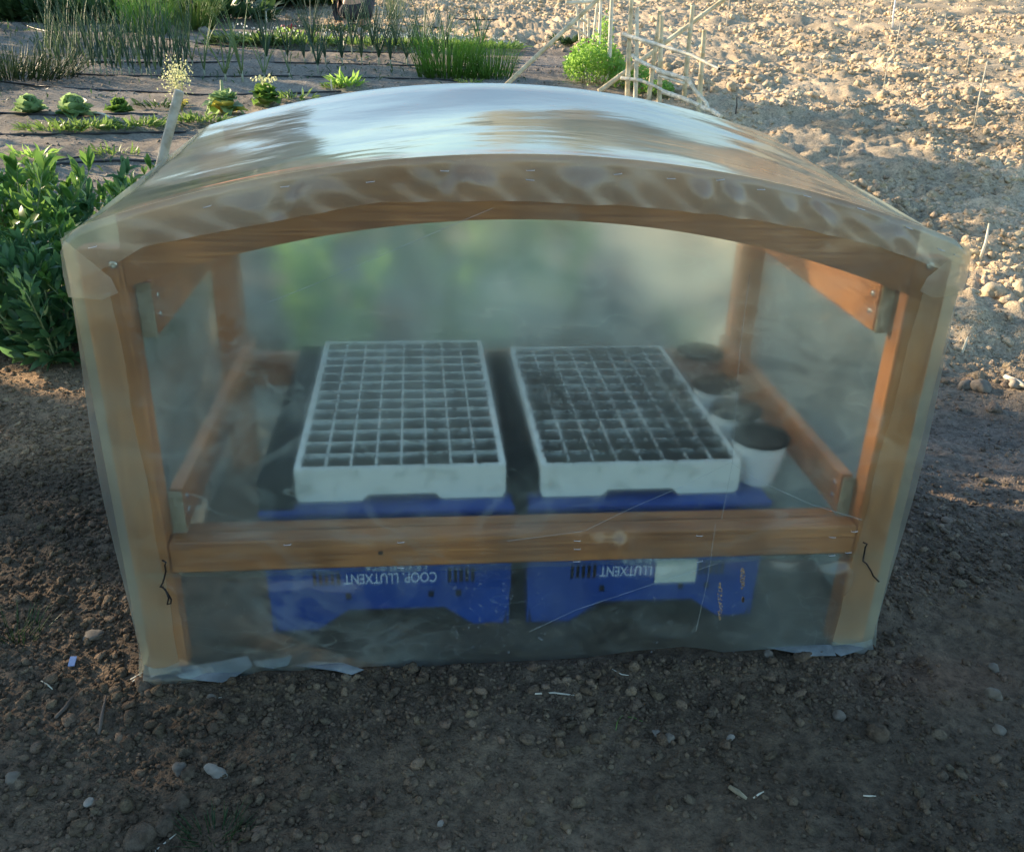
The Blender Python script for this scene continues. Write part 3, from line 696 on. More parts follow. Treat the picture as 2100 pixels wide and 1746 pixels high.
# ------------------------------------------------------------------ crates
def text_mb(s, size, ext=.0004):
    cu = bpy.data.curves.new('t', 'FONT'); cu.body = s; cu.size = size; cu.extrude = ext; cu.offset = .0004; cu.align_x = 'CENTER'
    ob = bpy.data.objects.new('t', cu); me = bpy.data.meshes.new_from_object(ob); mb = MB()
    mb.add([(v.co.x, v.co.z, v.co.y) for v in me.vertices], [tuple(reversed(p.vertices)) for p in me.polygons])
    bpy.data.objects.remove(ob); bpy.data.meshes.remove(me); return mb
def rect(a, b, c, d): return [(a, c), (b, c), (b, d), (a, d)]
CW, CD, CH = .484, .345, .280
def crate():
    t = empty('plastic_crate'); w, d, h = CW, CD, CH
    out = [(-w/2+.014, 0), (-w/2+.092, 0), (-w/2+.155, .046), (w/2-.135, .046), (w/2-.075, .0), (w/2-.014, .0), (w/2-.002, .30*h), (w/2, h), (-w/2, h), (-w/2+.002, .30*h)]
    holes = []
    for i in range(5): holes.append(rect(-w/2+.090+i*.0115, -w/2+.097+i*.0115, .104, .141)); holes.append(rect(w/2-.128+i*.0115, w/2-.121+i*.0115, .104, .141))
    for xx in (-.085, .080, .135): holes.append(rect(xx-.0055, xx+.0055, .070, .086))
    for i in range(16): holes.append(rect(-w/2+.045+i*.0255, -w/2+.057+i*.0255, .200, .243))
    body = MB()
    for yy in (.003, d-.003):
        p = plate('p', [out]+holes, .004); moved(p, Matrix.Translation((0, yy, 0))); body.add(p.v, p.f)
    so = [(.0, 0), (.07, 0), (.11, .05), (d-.11, .05), (d-.07, 0), (d, 0), (d, h), (0, h)]
    sh = [rect(.04+i*.03, .055+i*.03, z0, z0+.05) for i in range(9) for z0 in (.08, .15)]
    for sx in (-1, 1):
        p = plate('p', [so]+sh, .004); moved(p, Matrix.Translation((sx*(w/2-.006), .0, 0)) @ Matrix.Rotation(R(90), 4, 'Z')); body.add(p.v, p.f)
    body.build('crate_wall', BLUEP, t)
    bs = MB(); bs.bbox((0, d/2, h-.0035), (w-.002, d-.002, .006), .002)
    bs.bbox((0, -.0015, h-.007), (w+.004, .007, .014), .002)
    for i in range(24): bs.bbox((-w/2+.02+i*(w-.04)/23, -.001, h-.024), (.003, .006, .020), .0006)
    bs.build('crate_base', BLUEP, t)
    return t
def crate_text(t, dx=0):
    m = Matrix.Translation((dx, .0003, .131)) @ Matrix.Rotation(R(180), 4, 'Y')
    a = text_mb('COOP. LLUTXENT', .0335); xs = [q[0] for q in a.v]; sc = .184/(max(xs)-min(xs))
    moved(a, m @ Matrix.Diagonal((sc, 1, 1.0, 1))); b = text_mb('LA CREUETA', .0215)
    moved(b, Matrix.Translation((dx+.012, .0003, .1545)) @ Matrix.Rotation(R(180), 4, 'Y')); a.add(b.v, b.f)
    a.build('lettering', INK, t, label='pale COOP. LLUTXENT lettering printed upside down')
c0 = crate()
cr = [(c0, -.252, .1195, 'upturned blue crate at front left, under the cleaner seed tray', True), (copy_tree(c0), .262, .1195, 'upturned blue crate at front right with a pale sticker over its lettering', True),
      (copy_tree(c0), -.252, .472, 'blue crate behind the front left one, under the cleaner tray', False), (copy_tree(c0), .262, .472, 'blue crate behind the front right one, under the spilt compost tray', False)]
for t, x, y, lab, tx in cr:
    t.location = (x, y, .003); tag(t, lab, 'crate', 'blue crates under the seed trays')
    if tx: crate_text(t, 0)
MB().bbox((.066, -.0010, .118), (.086, .0012, .058), .0004).build('sticker', PAPER, cr[1][0], label='pale sticker covering part of the lettering')
# narrow black trays
def black_tray(w, d, h, n_, loc, lab, rz=0):
    t = empty('black_tray', loc, rz); tag(t, lab, 'plant tray', 'black trays beside the seed trays')
    mb = MB(); mb.box((0, d/2, h*.45), (w-.006, d-.004, h*.9))
    b2 = MB()
    for sx in (-1, 1): b2.bbox((sx*(w/2-.002), d/2, h/2), (.004, d, h), .001)
    for i in range(n_+1): b2.bbox((0, .002+i*(d-.004)/n_, h/2+.001), (w-.008, .003, h-.004), .0006)
    mb.build('cell_block', BLACKP, t); b2.build('rim', BLACKP, t); return t
black_tray(.064, .715, .064, 10, (-.461, .122, .285), 'narrow black tray along the left of the cleaner seed tray')
black_tray(.056, .66, .052, 9, (.010, .165, .285), 'narrow black tray between the two white seed trays')
# pots
def pot(x, y, r, h, mat, lab, soil=PEAT, rimh=.008):
    t = empty('plant_pot', (x, y, .285)); tag(t, lab, 'plant pot', 'pots beside the right seed tray')
    MB().lathe([(r*.02, .001), (r*.66, 0), (r*.68, .002), (r*.97, h-rimh)], n=36).build('pot_body', mat, t, True)
    MB().lathe([(r*.97, h-rimh), (r*1.01, h-rimh), (r*1.02, h), (r*.96, h), (r*.94, h-rimh), (r*.92, h-.018)], n=36).build('rim', BLACKP, t, True)
    MB().lathe([(r*.001, h-.011), (r*.5, h-.010), (r*.94, h-.012)], n=36).build('potting_soil', soil, t, True); return t
pot(.4985, .208, .058, .100, POTW, 'front white round pot of dark compost at the crate corner')
pot(.494, .350, .055, .095, POTW, 'second white pot, just behind the front one', )
pot(.494, .490, .055, .095, POTW, 'third white pot, between the second and the brown pot')
pot(.497, .650, .056, .115, POTB, 'taller reddish brown pot at the back of the pot row')

# ------------------------------------------------------------------ plants
UP = Vector((0, 0, 1))
def jit(v, s): return Vector(v)+Vector((rnd.gauss(0, s), rnd.gauss(0, s), rnd.gauss(0, s)))
def bean_proto(mat, hgt=.5, ns=6):
    t = empty('broad_bean_plant'); st = MB(); lf = MB()
    for k in range(ns):
        a = rnd.uniform(0, 6.28); le = rnd.uniform(.08, .62); h = hgt*rnd.uniform(.72, 1.08); p0 = Vector((.05*math.cos(a), .05*math.sin(a), -.01))
        pts = [p0+Vector((math.cos(a)*le*h*(i/6)**1.3, math.sin(a)*le*h*(i/6)**1.3, h*i/6)) for i in range(7)]
        st.tube(pts, [.0055, .0052, .005, .0045, .004, .003, .0015], 4)
        nn = int(h/.030)
        for j in range(nn):
            f = .10+.90*j/(nn-1); x = f*6; i0 = min(5, int(x)); q = pts[i0].lerp(pts[i0+1], x-i0)
            az = a+j*2.4+rnd.uniform(-.5, .5); pl = rnd.uniform(.03, .065)*(1.15-.75*f); el = .35+.65*f+rnd.uniform(-.2, .3)
            d = Vector((math.cos(az)*math.cos(el), math.sin(az)*math.cos(el), math.sin(el))); e = q+d*pl
            st.tube([q, e], [.0018, .0012], 3, False)
            for m_ in range(2 if f < .8 else 3):
                for s in (-1, 1):
                    b = q+d*pl*(.55+.45*m_); side = d.cross(UP).normalized()*s
                    dd = (d*.55+side*rnd.uniform(.35, .9)+UP*(.10+.9*f*f)).normalized()
                    ll = rnd.uniform(.050, .084)*(1.08-.25*f)
                    lf.leaf(b, jit(dd, .14), jit(UP*.6-d*.5, .3), ll*1.12, ll*rnd.uniform(.32, .44), rnd.uniform(-.3, .8), rnd.uniform(.15, .5), 4)
    st.build('stem', STEM, t, True); lf.build('foliage', mat, t, True); return t
beans = [bean_proto(BEAN, .44, 9), bean_proto(BEAN2, .40, 9), bean_proto(BEAN, .36, 8)]
def spread(protos, spots, label_fn, cat, group):
    used = set()
    for i, (x, y, s, a) in enumerate(spots):
        k = i % len(protos); o = protos[k] if k not in used else copy_tree(protos[k]); used.add(k)
        o.location = (x, y, h1(x, y)); o.rotation_euler = (0, 0, a); o.scale = (s, s, s*rnd.uniform(.92, 1.08)); tag(o, label_fn(i), cat, group)
bs = [(-1.16, 1.55, .80), (-1.42, 1.62, .95), (-1.72, 1.80, 1.0), (-1.30, 1.72, 1.0), (-1.58, 1.78, 1.05), (-1.05, 1.85, .72), (-2.0, 2.02, 1.1), (-1.42, 2.15, 1.0), (-1.15, 2.25, .85), (-1.75, 2.15, 1.1), (-2.1, 2.2, 1.15), (-1.55, 2.6, .9), (-1.10, 2.75, .86), (-.95, 3.1, .85), (-1.9, 2.65, 1.1), (-1.3, 3.05, .62), (-2.35, 2.65, 1.05)]
bl = ['lowest broad bean plant, nearest the left post of the frame', 'broad bean plant at the front of the clump, second from the frame', 'broad bean plant at the front left corner of the clump', 'broad bean plant just behind the lowest one by the frame', 'broad bean plant in the thick of the front half of the clump', 'short broad bean plant brushing the left side sheet', 'broad bean plant cut by the left picture edge, front row', 'broad bean plant at mid clump, right of the hollow', 'broad bean plant close to the frame corner, mid clump', 'broad bean plant at mid clump toward the left edge', 'tall broad bean plant at the left picture edge, mid height', 'broad bean plant below the thick black hose', 'sunlit broad bean plant at the foot of the round wooden stake', 'sunlit broad bean plant behind the round wooden stake', 'broad bean plant at the top left of the clump', 'small broad bean plant beside the bare crumbly hollow', 'tallest broad bean plant at the end of the black hose, left edge']
spread(beans, [(x, y, s, rnd.uniform(0, 6.28)) for x, y, s in bs], lambda i: bl[i], 'broad bean', 'broad bean plants left of the frame')
# plants just behind the frame, seen blurred through the film
bq = [(-.50, 1.5, .95), (-.02, 1.5, 1.15), (.30, 2.05, .8), (-.25, 2.3, .9), (.15, 2.6, .9), (.75, 1.55, .42), (-.05, 3.2, .9), (.5, 2.9, .9), (-.5, 3.0, .9)]
bm_ = ['hazy', 'yellowish', 'dark', 'low', 'taller', 'small']
brp = bean_proto(CHARD, .42, 6); brq = bean_proto(PEA, .42, 8)  # second type gets a brighter leaf colour in place of sunlight
spread([brq, brq, brp] if 0 else [brq, brp], [(x, y, s, rnd.uniform(0, 6.28)) for x, y, s in bq], lambda i: ['leafy plant blurred behind the film, above the black tray', 'light green leafy plant blurred behind the film between the two seed trays', 'leafy plant blurred behind the film over the right seed tray', 'leafy plant blurred under the arch, left of the middle', 'farther leafy plant blurred under the middle of the arch', 'small leafy plant blurred behind the right back post', 'dark leafy plant blurred high under the arch, in the middle', 'dark leafy plant blurred high under the arch, to the right', 'dark leafy plant blurred high under the arch, to the left'][i], 'leafy plant', 'leafy plants behind the frame')
def cabbage(r, mat, lab, px, py, loose=0, flower=False, yellow=0):
    t = empty('cabbage'); p = gp(px, py); t.location = p-Vector((0, 0, .01)); tag(t, lab, 'cabbage', 'heads of cabbage in the garden bed')
    lf = MB(); ye = MB(); fl = MB(); st = MB()
    hd = r*(1.0 if not loose else 1.5)
    st.tube([(0, 0, -.01), (0, 0, r*.5), (0, 0, hd)], [r*.14, r*.12, r*.06], 6)
    nk = 46 if not loose else 30
    for k in range(nk):
        f = k/(nk-1); a = k*2.4+rnd.uniform(-.3, .3); ca, sa = math.cos(a), math.sin(a)
        el = .12+.55*f+1.1*max(0, f-.55) if not loose else rnd.uniform(.35, 1.3)
        d = Vector((ca*math.cos(el), sa*math.cos(el), math.sin(el)))
        b = Vector((ca*r*.10, sa*r*.10, hd*(.06+.42*f)))
        cv = (rnd.uniform(-.5, .2) if f < .35 else rnd.uniform(-1.7, -.9)) if not loose else rnd.uniform(-.2, .9)
        m_ = ye if k < yellow else lf; v0 = len(m_.v)
        m_.leaf(b, jit(d, .1), UP*.6-Vector((ca, sa, 0))*.7, r*rnd.uniform(.85, 1.1)*(1-.45*f), r*rnd.uniform(.8, 1.15)*(1-.25*f), cv, rnd.uniform(.3, .6), 7)
        for q in range(v0, len(m_.v)):
            if (q-v0) % 3 != 1:
                w_ = Vector(m_.v[q]); m_.v[q] = tuple(w_+Vector((rnd.gauss(0, 1), rnd.gauss(0, 1), rnd.gauss(0, 1)))*r*.055)
    if flower:
        for k in range(60):
            q = Vector((rnd.gauss(0, r*.32), rnd.gauss(0, r*.32), hd*.85+rnd.gauss(0, r*.14))); fl.leaf(q, jit(UP, .8), jit(UP, 1), r*.16, r*.12, .2, .2, 2)
        fl.build('flower_head', CREAM, t, True)
    st.build('stem', STEM, t, True); lf.build('leaves', mat, t, True)
    if yellow: ye.build('yellow_leaves', YEL, t, True)
    return t
cabbage(.125, LETT, 'curly dull green cabbage head, first from the left edge', 62, 232)
cabbage(.135, LETT, 'open pale-edged cabbage head in the middle of the row of three', 152, 236)
cabbage(.105, CHARD, 'small round bright green cabbage, third in the row', 245, 230)
cabbage(.17, LETT, 'bolting cabbage with orange lower leaves just behind the frame roof', 461, 236, 1, False, 4)
cabbage(.15, CHARD, 'leafy cabbage with a cream flower head beside the roof corner', 546, 218, 1, True)
# tall pale flowering plant behind the round stake
t = empty('flowering_herb', gp(375, 232)); tag(t, 'pale yellow flowering herb standing behind the round wooden stake', 'herb')
st = MB(); fl = MB(); ye = MB()
for k in range(9):
    a = rnd.uniform(0, 6.28); e = Vector((math.cos(a)*.10*rnd.random(), math.sin(a)*.10*rnd.random(), rnd.uniform(.22, .36))); st.tube([(0, 0, 0), e*.5+Vector((0, 0, .02)), e], [.003, .0025, .001], 4)
    for j in range(46):
        q = e+Vector((rnd.gauss(0, .035), rnd.gauss(0, .035), rnd.gauss(-.03, .045))); fl.leaf(q, jit(UP, .9), jit(UP, 1), .018, .010, .1, .2, 2)
for k in range(6): ye.leaf((0, 0, .08), jit((math.cos(k), math.sin(k), .4), .3), UP, .07, .04, .4, .3, 3)
st.build('stem', STEM, t, True); fl.build('flower_head', CREAM, t, True); ye.build('yellow_leaves', YEL, t, True)
# leeks and spring onions
def leek(mat, h, n=6, sp=.35, w=.005, name='leek'):
    t = empty(name); st = MB(); lf = MB(); st.tube([(0, 0, -.01), (0, 0, h*.07), (0, 0, h*.13)], [w*1.2, w*1.0, w*.8], 6)
    for k in range(n):
        a = rnd.choice([0, math.pi])+rnd.gauss(0, .8); s = rnd.uniform(.06, sp)
        lf.blade((0, 0, h*.08), (math.cos(a)*s, math.sin(a)*s, 1), h*rnd.uniform(.6, .95), w*.75, rnd.uniform(.1, .9), 7, 4)
    st.build('white_shank', STEMW, t, True); lf.build('leaves', mat, t, True); return t
lk = [leek(ONIONL, .38, 6, .35), leek(ONIONL, .34, 5, .5)]
nl = [(420, 157), (463, 166), (498, 168), (543, 166), (594, 158), (395, 133), (470, 140)]
nn = ['pale leek left of the stack of hoses, first of the sunlit ones', 'tall sunlit leek, second of the pale ones before the roof', 'tall sunlit leek with one bent leaf, third of the pale ones', 'sunlit leek with spread leaves, fourth of the pale ones', 'small pale leek, last on the right of the sunlit ones', 'half-shaded leek behind the first sunlit one', 'half-shaded leek behind the second sunlit one']
used = 0
for i, (px, py) in enumerate(nl):
    o = lk[i % 2] if i < 2 else copy_tree(lk[i % 2]); o.location = gp(px, py); o.rotation_euler.z = rnd.uniform(-.5, .5)+(math.pi if i % 3 else 0); s = [1.5, 1.8, 1.9, 1.6, .9, 1.3, 1.2][i]; o.scale = (s, s, s); tag(o, nn[i], 'leek', 'leeks before the roof')
dk = [leek(ONION, .36, 12, .42, .0042), leek(ONION, .34, 10, .55, .004), leek(ONION, .31, 9, .38, .0038)]
pos = []
for (px, py) in [(625, 131), (652, 150), (668, 131), (702, 133), (742, 133), (777, 134), (801, 136), (835, 134), (868, 133), (897, 133), (722, 110), (765, 108), (812, 108), (845, 108), (640, 110), (590, 128), (548, 130), (915, 112), (985, 118)]: pos.append((px, py))
od = ['first', 'second', 'third', 'fourth', 'fifth', 'sixth', 'seventh', 'eighth', 'ninth', 'tenth', 'eleventh', 'twelfth', 'thirteenth', 'fourteenth', 'fifteenth', 'sixteenth', 'seventeenth', 'eighteenth', 'nineteenth', 'twentieth']
pos.sort()
for i, (px, py) in enumerate(pos):
    o = dk[i % 3] if i < 3 else copy_tree(dk[i % 3]); o.location = gp(px, py); o.rotation_euler.z = rnd.uniform(0, 3); s = rnd.uniform(1.9, 2.5); o.scale = (s*.85, s*.85, s); tag(o, '%s dark leek from the left in the row above the roof' % od[i], 'leek', 'dark leeks in the shaded row')
so_ = [leek(ONION, .32, 5, .22, .0034, 'spring_onion'), leek(ONION, .30, 4, .3, .003, 'spring_onion'), leek(ONIONL, .27, 4, .25, .003, 'spring_onion')]
q = []
for row, (y0, y1, n_) in enumerate(((150, 157, 26), (131, 136, 30), (112, 118, 28), (95, 99, 22))):
    for i in range(n_):
        f = (i+rnd.uniform(-.3, .3))/n_; q.append((row, 92-row*4+f*300+row*8, y0+(y1-y0)*f))
for i, (row, px, py) in enumerate(q):
    o = so_[i % 3] if i < 3 else copy_tree(so_[i % 3]); o.location = gp(px, py); o.rotation_euler.z = rnd.uniform(0, 6.28); s = rnd.uniform(1.4, 2.2); o.scale = (s, s, s)
    tag(o, ['thin spring onion in the front row above the grey bed, left garden', 'thin spring onion in the second row of the dense onion bed', 'thin spring onion in the third row of the dense onion bed', 'thin spring onion in the rearmost row of the dense onion bed'][row], 'spring onion', ['front row of the onion bed', 'second row of the onion bed', 'third row of the onion bed', 'rear row of the onion bed'][row])
def tuft(name, mat, n, h, r, lab, cat, px, py, w=.0022, sp=.4, loc=None, group=None):
    t = empty(name, loc or gp(px, py)); tag(t, lab, cat, group); mb = MB()
    for k in range(n):
        a = rnd.uniform(0, 6.28); rr = r*math.sqrt(rnd.random()); s = rnd.uniform(.05, sp)
        mb.blade((rr*math.cos(a), rr*math.sin(a)*.7, -.005), (math.cos(a)*s, math.sin(a)*s, 1), h*rnd.uniform(.55, 1.05), w, rnd.uniform(.05, .7), 5, 3)
    mb.build('blades', mat, t, True); return t
tuft('chive_clump', CHIVE, 300, .50, .28, 'bright sunlit clump of chives above the roof crest', 'chives', 918, 158, .0036, .5)
tuft('chive_clump', CHIVE, 200, .40, .22, 'darker smaller clump of chives right of the bright one', 'chives', 1005, 160, .0032, .45)
tuft('grass_tuft', CHIVE, 260, .50, .22, 'bright round grass tuft at the back of the onion bed, left one', 'grass tuft', 305, 68, .005, .6)
tuft('grass_tuft', WEED, 240, .48, .22, 'bushy grass tuft at the back of the onion bed, right one', 'grass tuft', 398, 60, .005, .8)
tuft('grass_tuft', STEM, 40, .62, .11, 'thin dry upright grass tuft right of the crouching person', 'grass tuft', 812, 38, .004, .25)
tuft('grass_tuft', GRASSD, 70, .05, .045, 'dark little grass tuft on the shaded soil, bottom left', 'grass tuft', 440, 1715, .0012, 1.2)
tuft('grass_tuft', GRASSD, 50, .06, .07, 'dark straggly weed tuft left of the frame on shaded soil', 'grass tuft', 25, 1300, .0014, 1.2)
# low weeds
def weed(px, py, r, n, lab, mat=WEED, hh=.06, group='weeds along the drip lines', cat='weed', name='low_weed', fl=None):
    t = empty(name, gp(px, py)); tag(t, lab, cat, group); mb = MB(); f2 = MB(); n = int(n*1.2); hh *= 1.4; r *= 1.15
    for k in range(n):
        a = rnd.uniform(0, 6.28); q = r*rnd.random()**.6; el = rnd.uniform(.2, 1.3); d = Vector((math.cos(a)*math.cos(el), math.sin(a)*math.cos(el), math.sin(el)))
        L_ = hh*rnd.uniform(.5, 1.1); p = Vector((q*math.cos(a), q*math.sin(a)*.35, .0+rnd.random()*hh*.3)); mb.leaf(p, d, jit(UP, .5), L_, L_*.22, .3, .3, 3)
        if fl and rnd.random() < .16: f2.leaf(p+UP*hh*rnd.uniform(.5, 1.1), jit(UP, .6), jit(UP, 1), hh*.16, hh*.14, .1, .1, 2)
    mb.build('foliage', mat, t, True)
    if fl: f2.build('flowers', fl, t, True)
    return t
weed(110, 270, .20, 110, 'low weeds above the lower drip hose, left patch'); weed(180, 265, .20, 120, 'low weeds above the lower drip hose, second patch')
weed(235, 268, .12, 50, 'sparse low weeds between the patches above the drip hose'); weed(292, 262, .18, 130, 'bushy low weeds left of the round stake')
weed(412, 252, .17, 120, 'low weeds between round stake and roof edge'); weed(330, 222, .18, 70, 'thin grey-green weeds right of the small cabbage', GRASSD)
weed(600, 205, .2, 60, 'grassy weeds behind the roof crest, left'); weed(712, 178, .1, 70, 'little green weed with upright stem above the roof', PEA, .09)
weed(685, 182, .08, 40, 'tiny weed beside the upright one above the roof', WEED, .05); weed(965, 172, .1, 40, 'tiny weed between hose and roof crest', WEED, .05)
weed(70, 325, .10, 30, 'seedling in the bare sunlit strip, left', PEA, .07); weed(230, 318, .16, 50, 'dry weeds in the bare sunlit strip, right', WEED, .05)
weed(770, 95, .55, 420, 'low white-flowering weeds behind the dark leeks, left part', WEED, .075, 'white-flowering weeds', 'weed', 'flowering_weed', WHITEF)
weed(870, 95, .55, 420, 'low white-flowering weeds behind the dark leeks, middle part', WEED, .075, 'white-flowering weeds', 'weed', 'flowering_weed', WHITEF)
weed(975, 100, .50, 420, 'low white-flowering weeds behind the chives, right part', WEED, .075, 'white-flowering weeds', 'weed', 'flowering_weed', WHITEF)
weed(590, 92, .5, 300, 'low white-flowering weeds behind the pale leeks', WEED, .10, 'white-flowering weeds', 'weed', 'flowering_weed', WHITEF)
weed(700, 66, .4, 300, 'dark feathery plants before the crouching person', GRASSD, .07, 'white-flowering weeds')
weed(1170, 95, .18, 160, 'dark green weed between the long cane and the trellis', GRASSD, .10); weed(520, 95, .4, 200, 'dark weeds at the back edge of the onion bed', GRASSD, .12)
for i, (px, py, r_, n_, hh) in enumerate([(80, 40, .9, 420, .26), (180, 50, .9, 420, .24), (245, 25, .7, 260, .22), (500, 12, 1.0, 380, .35), (590, 10, .8, 300, .3), (350, 12, 1.0, 380, .3), (130, 18, 1.0, 380, .26), (440, 40, .7, 300, .25), (25, 20, .9, 300, .3)]):
    weed(px, py, r_, n_, '%s patch of rank dark grass along the top left bank' % ['broad', 'tufted', 'pale', 'shaded', 'far right', 'middle', 'upper', 'short', 'corner'][i], [GRASSD, GRASSD, WEED][i % 3], hh, 'grass patches on the top left bank')
# dark grass heap at the left edge
t = tuft('grass_tuft', GRASSD, 420, .34, .55, 'large dark drooping grass mass at the left edge beside the onion bed', 'grass tuft', 18, 158, .004, 1.3)
mb = MB(); k = 0
while k < 5200:
    x_, y_ = rnd.uniform(-7.5, .8), rnd.uniform(3.6, 13)
    dn = float(vnoise(x_*1.1, y_*1.6, 301))*.8+float(vnoise(x_*4, y_*5, 302))*.4+.25*(x_ < -3.5)+.15*(y_ > 8)
    if rnd.random() > max(0, dn-.55)*1.5: continue
    k += 1; z_ = base_h(x_, y_)+.012; a_ = rnd.uniform(0, 6.28); e_ = rnd.uniform(.3, 1.4)
    mb.leaf((x_, y_, z_), (math.cos(a_)*math.cos(e_), math.sin(a_)*math.cos(e_), math.sin(e_)), jit(UP, .4), rnd.uniform(.03, .11), rnd.uniform(.006, .02), .5, .2, 2)
kind(mb.build('ground_weeds', GRASSD, None, True), 'stuff', 'scattered small weeds and seedlings between the vegetable rows')
# pea bush
def pea(name, c, r, h, n, lab):
    t = empty(name, c); tag(t, lab, 'pea plant', 'pea plants at the trellis'); st = MB(); lf = MB(); fl = MB()
    for k in range(26):
        a = rnd.uniform(0, 6.28); q = r*rnd.random()**.5; e = Vector((q*math.cos(a), q*math.sin(a), h*rnd.uniform(.5, 1.05)*(1-.35*(q/r)**2)))
        st.tube([(q*math.cos(a)*.4, q*math.sin(a)*.4, 0), e*.6+Vector((0, 0, .02)), e], [.003, .0025, .001], 3)
    for k in range(n):
        a = rnd.uniform(0, 6.28); q = r*rnd.random()**.5; top = h*(1-.45*(q/r)**2)*(1+.18*math.sin(3*a+1)); z = top*rnd.random()**.45
        lf.leaf((q*math.cos(a), q*math.sin(a), z), jit((math.cos(a)*.4, math.sin(a)*.4, .6), .5), jit(UP, .6), rnd.uniform(.022, .038), rnd.uniform(.018, .028), .3, .25, 3)
        if k % 160 == 0: fl.leaf((q*math.cos(a), q*math.sin(a), z+.01), UP, (0, -1, 0), .022, .022, .2, .3, 2)
    st.build('stem', STEM, t, True); lf.build('foliage', PEA, t, True); fl.build('flowers', simple('pea_flower', (.45, .10, .14)), t, True); return t
pea('pea_plant', gp(1215, 172), .27, .36, 2600, 'large bright pea bush in front of the cane trellis')
pea('pea_plant', gp(1290, 182), .17, .22, 800, 'lower part of the pea row right of the long cane')
pea('pea_plant', gp(1345, 196), .15, .12, 420, 'sparse low pea plant at the foot of the right trellis')
pea('pea_plant', gp(1238, 110), .09, .38, 300, 'thin pea vine climbing the far trellis canes')

# ------------------------------------------------------------------ drip hoses
def hose(pts, r, lab, lift=0):
    P_ = []
    for i in range(len(pts)-1):
        for k in range(6):
            f = k/6; P_.append(gp(pts[i][0]*(1-f)+pts[i+1][0]*f, pts[i][1]*(1-f)+pts[i+1][1]*f))
    P_.append(gp(*pts[-1])); sm = []
    for i in range(len(P_)):
        a = P_[max(0, i-2):i+3]; c = sum(a, Vector())/len(a); c.z += r*.6+lift; sm.append(c)
    tag(MB().tube(sm, r, 8).build('drip_hose', HOSE, None, True), lab, 'hose', 'black drip hoses in the garden')
hose([(-40, 165), (0, 168), (100, 180), (233, 187), (333, 191), (433, 197), (600, 192), (720, 188)], .008, 'black drip hose on the grey bed above the three cabbages')
hose([(30, 138), (67, 145), (133, 152), (233, 156), (333, 158), (433, 159), (567, 156), (700, 160), (870, 163), (960, 168)], .008, 'black drip hose at the feet of the spring onions')
hose([(-40, 232), (0, 233), (100, 238), (240, 235), (340, 236)], .008, 'black drip hose running under the three cabbages')
hose([(-40, 279), (0, 278), (133, 277), (267, 274), (405, 272)], .008, 'black drip hose below the low weeds')
hose([(45, 343), (133, 337), (200, 332), (270, 330), (330, 334)], .009, 'thick black hose behind the broad beans')
hose([(62, 336), (100, 333), (150, 325), (220, 312)], .005, 'thin brown drip line branching off the thick hose')
hose([(150, 127), (333, 130), (500, 128), (700, 132), (900, 137), (1000, 140)], .008, 'black drip hose through the middle of the leek rows')
hose([(-40, 20), (0, 32), (40, 47), (75, 62), (140, 72)], .010, 'black hose curving down at the top left edge')
hose([(80, 31), (140, 42), (233, 60), (283, 72), (420, 92), (560, 104), (760, 108), (1000, 115)], .008, 'black drip hose along the back of the onion bed')
hose([(560, 62), (600, 57), (700, 51), (760, 50), (870, 55), (960, 63), (1040, 61)], .009, 'black drip hose passing behind the crouching person')
hose([(915, 39), (990, 42), (1060, 39), (1080, 33)], .008, 'short black hose across the sunlit back field')
tag(MB().tube([gp(a, b)+Vector((0, 0, .02)) for a, b in [(190, 238), (203, 238), (215, 241), (224, 246)]], .007, 7).build('hose_end', CANEW, None, True), 'pale bent hose end lying right of the middle cabbage', 'hose')

# ------------------------------------------------------------------ canes, trellis, stakes
def cane_mb(a, b, r, knots=5, n=8):
    a, b = Vector(a), Vector(b); pts = []; rr = []; Ln = (b-a).length; w1 = Vector((rnd.gauss(0, 1), rnd.gauss(0, 1), rnd.gauss(0, 1)))*Ln*.006
    for i in range(knots):
        for f, k in ((0, 1.0), (.06, .93), (.5, .90), (.94, .95), (.985, 1.12)):
            t = (i+f)/knots; pts.append(a.lerp(b, t)+w1*math.sin(t*3.1)); rr.append(r*k*(1-.22*t))
    pts.append(b.copy()); rr.append(r*.78); rr = [q*1.7 for q in rr]
    mb = MB().tube(pts, rr, n)
    return mb
def tpt(px, py): return (1093.75+px*.20833, py*.20833)
tre = empty('cane_trellis', gp(1330, 215)); tag(tre, 'low trellis of pale canes right of the pea bush', 'trellis'); tre.location = (0, 0, 0)
def upright(top, base_px, base_py, par, r=.011, mat=CANE, ext=0):
    g = gp(base_px, base_py); q = py_(top[0], top[1], g.y)
    if ext: q = g+(q-g)*ext
    c = cane_mb(g-Vector((0, 0, .03)), q, r, 4)
    o = c.build('upright', mat, par, True); return g
ups = [((970, -60), (926, 960), .0145), ((1020, 75), (1006, 965), .0135), ((1250, 110), (1133, 985), .014), ((1265, 155), (1242, 1005), .0145), ((1570, 55), (1480, 1000), .014), ((1685, 295), (1632, 1100), .0145)]
G_ = []
for tp, bp, r in ups: G_.append(upright(tpt(*tp), *tpt(*bp), tre, r, CANEW if r == .0135 else CANE))
def cross(pts, par, r, mat=CANEW, ys=None, name='crossbar'):
    W_ = []
    for i, (a, b) in enumerate(pts):
        p = tpt(a, b); W_.append(py_(p[0], p[1], ys[i] if hasattr(ys, '__len__') else ys))
    mb = MB()
    for i in range(len(W_)-1):
        c = cane_mb(W_[i], W_[i+1], r*(1-.1*i), 2); mb.add(c.v, c.f)
    o = mb.build(name, mat, par, True)
    return W_
def yy(px):      # depth of the right trellis line at a given zoom x
    X0, X1 = 926, 1632; return G_[0].y+(G_[5].y-G_[0].y)*(px-X0)/(X1-X0)-.03
def cr_(pts, r, par=tre): return cross(pts, par, r, CANEW, [yy(a) for a, b in pts])
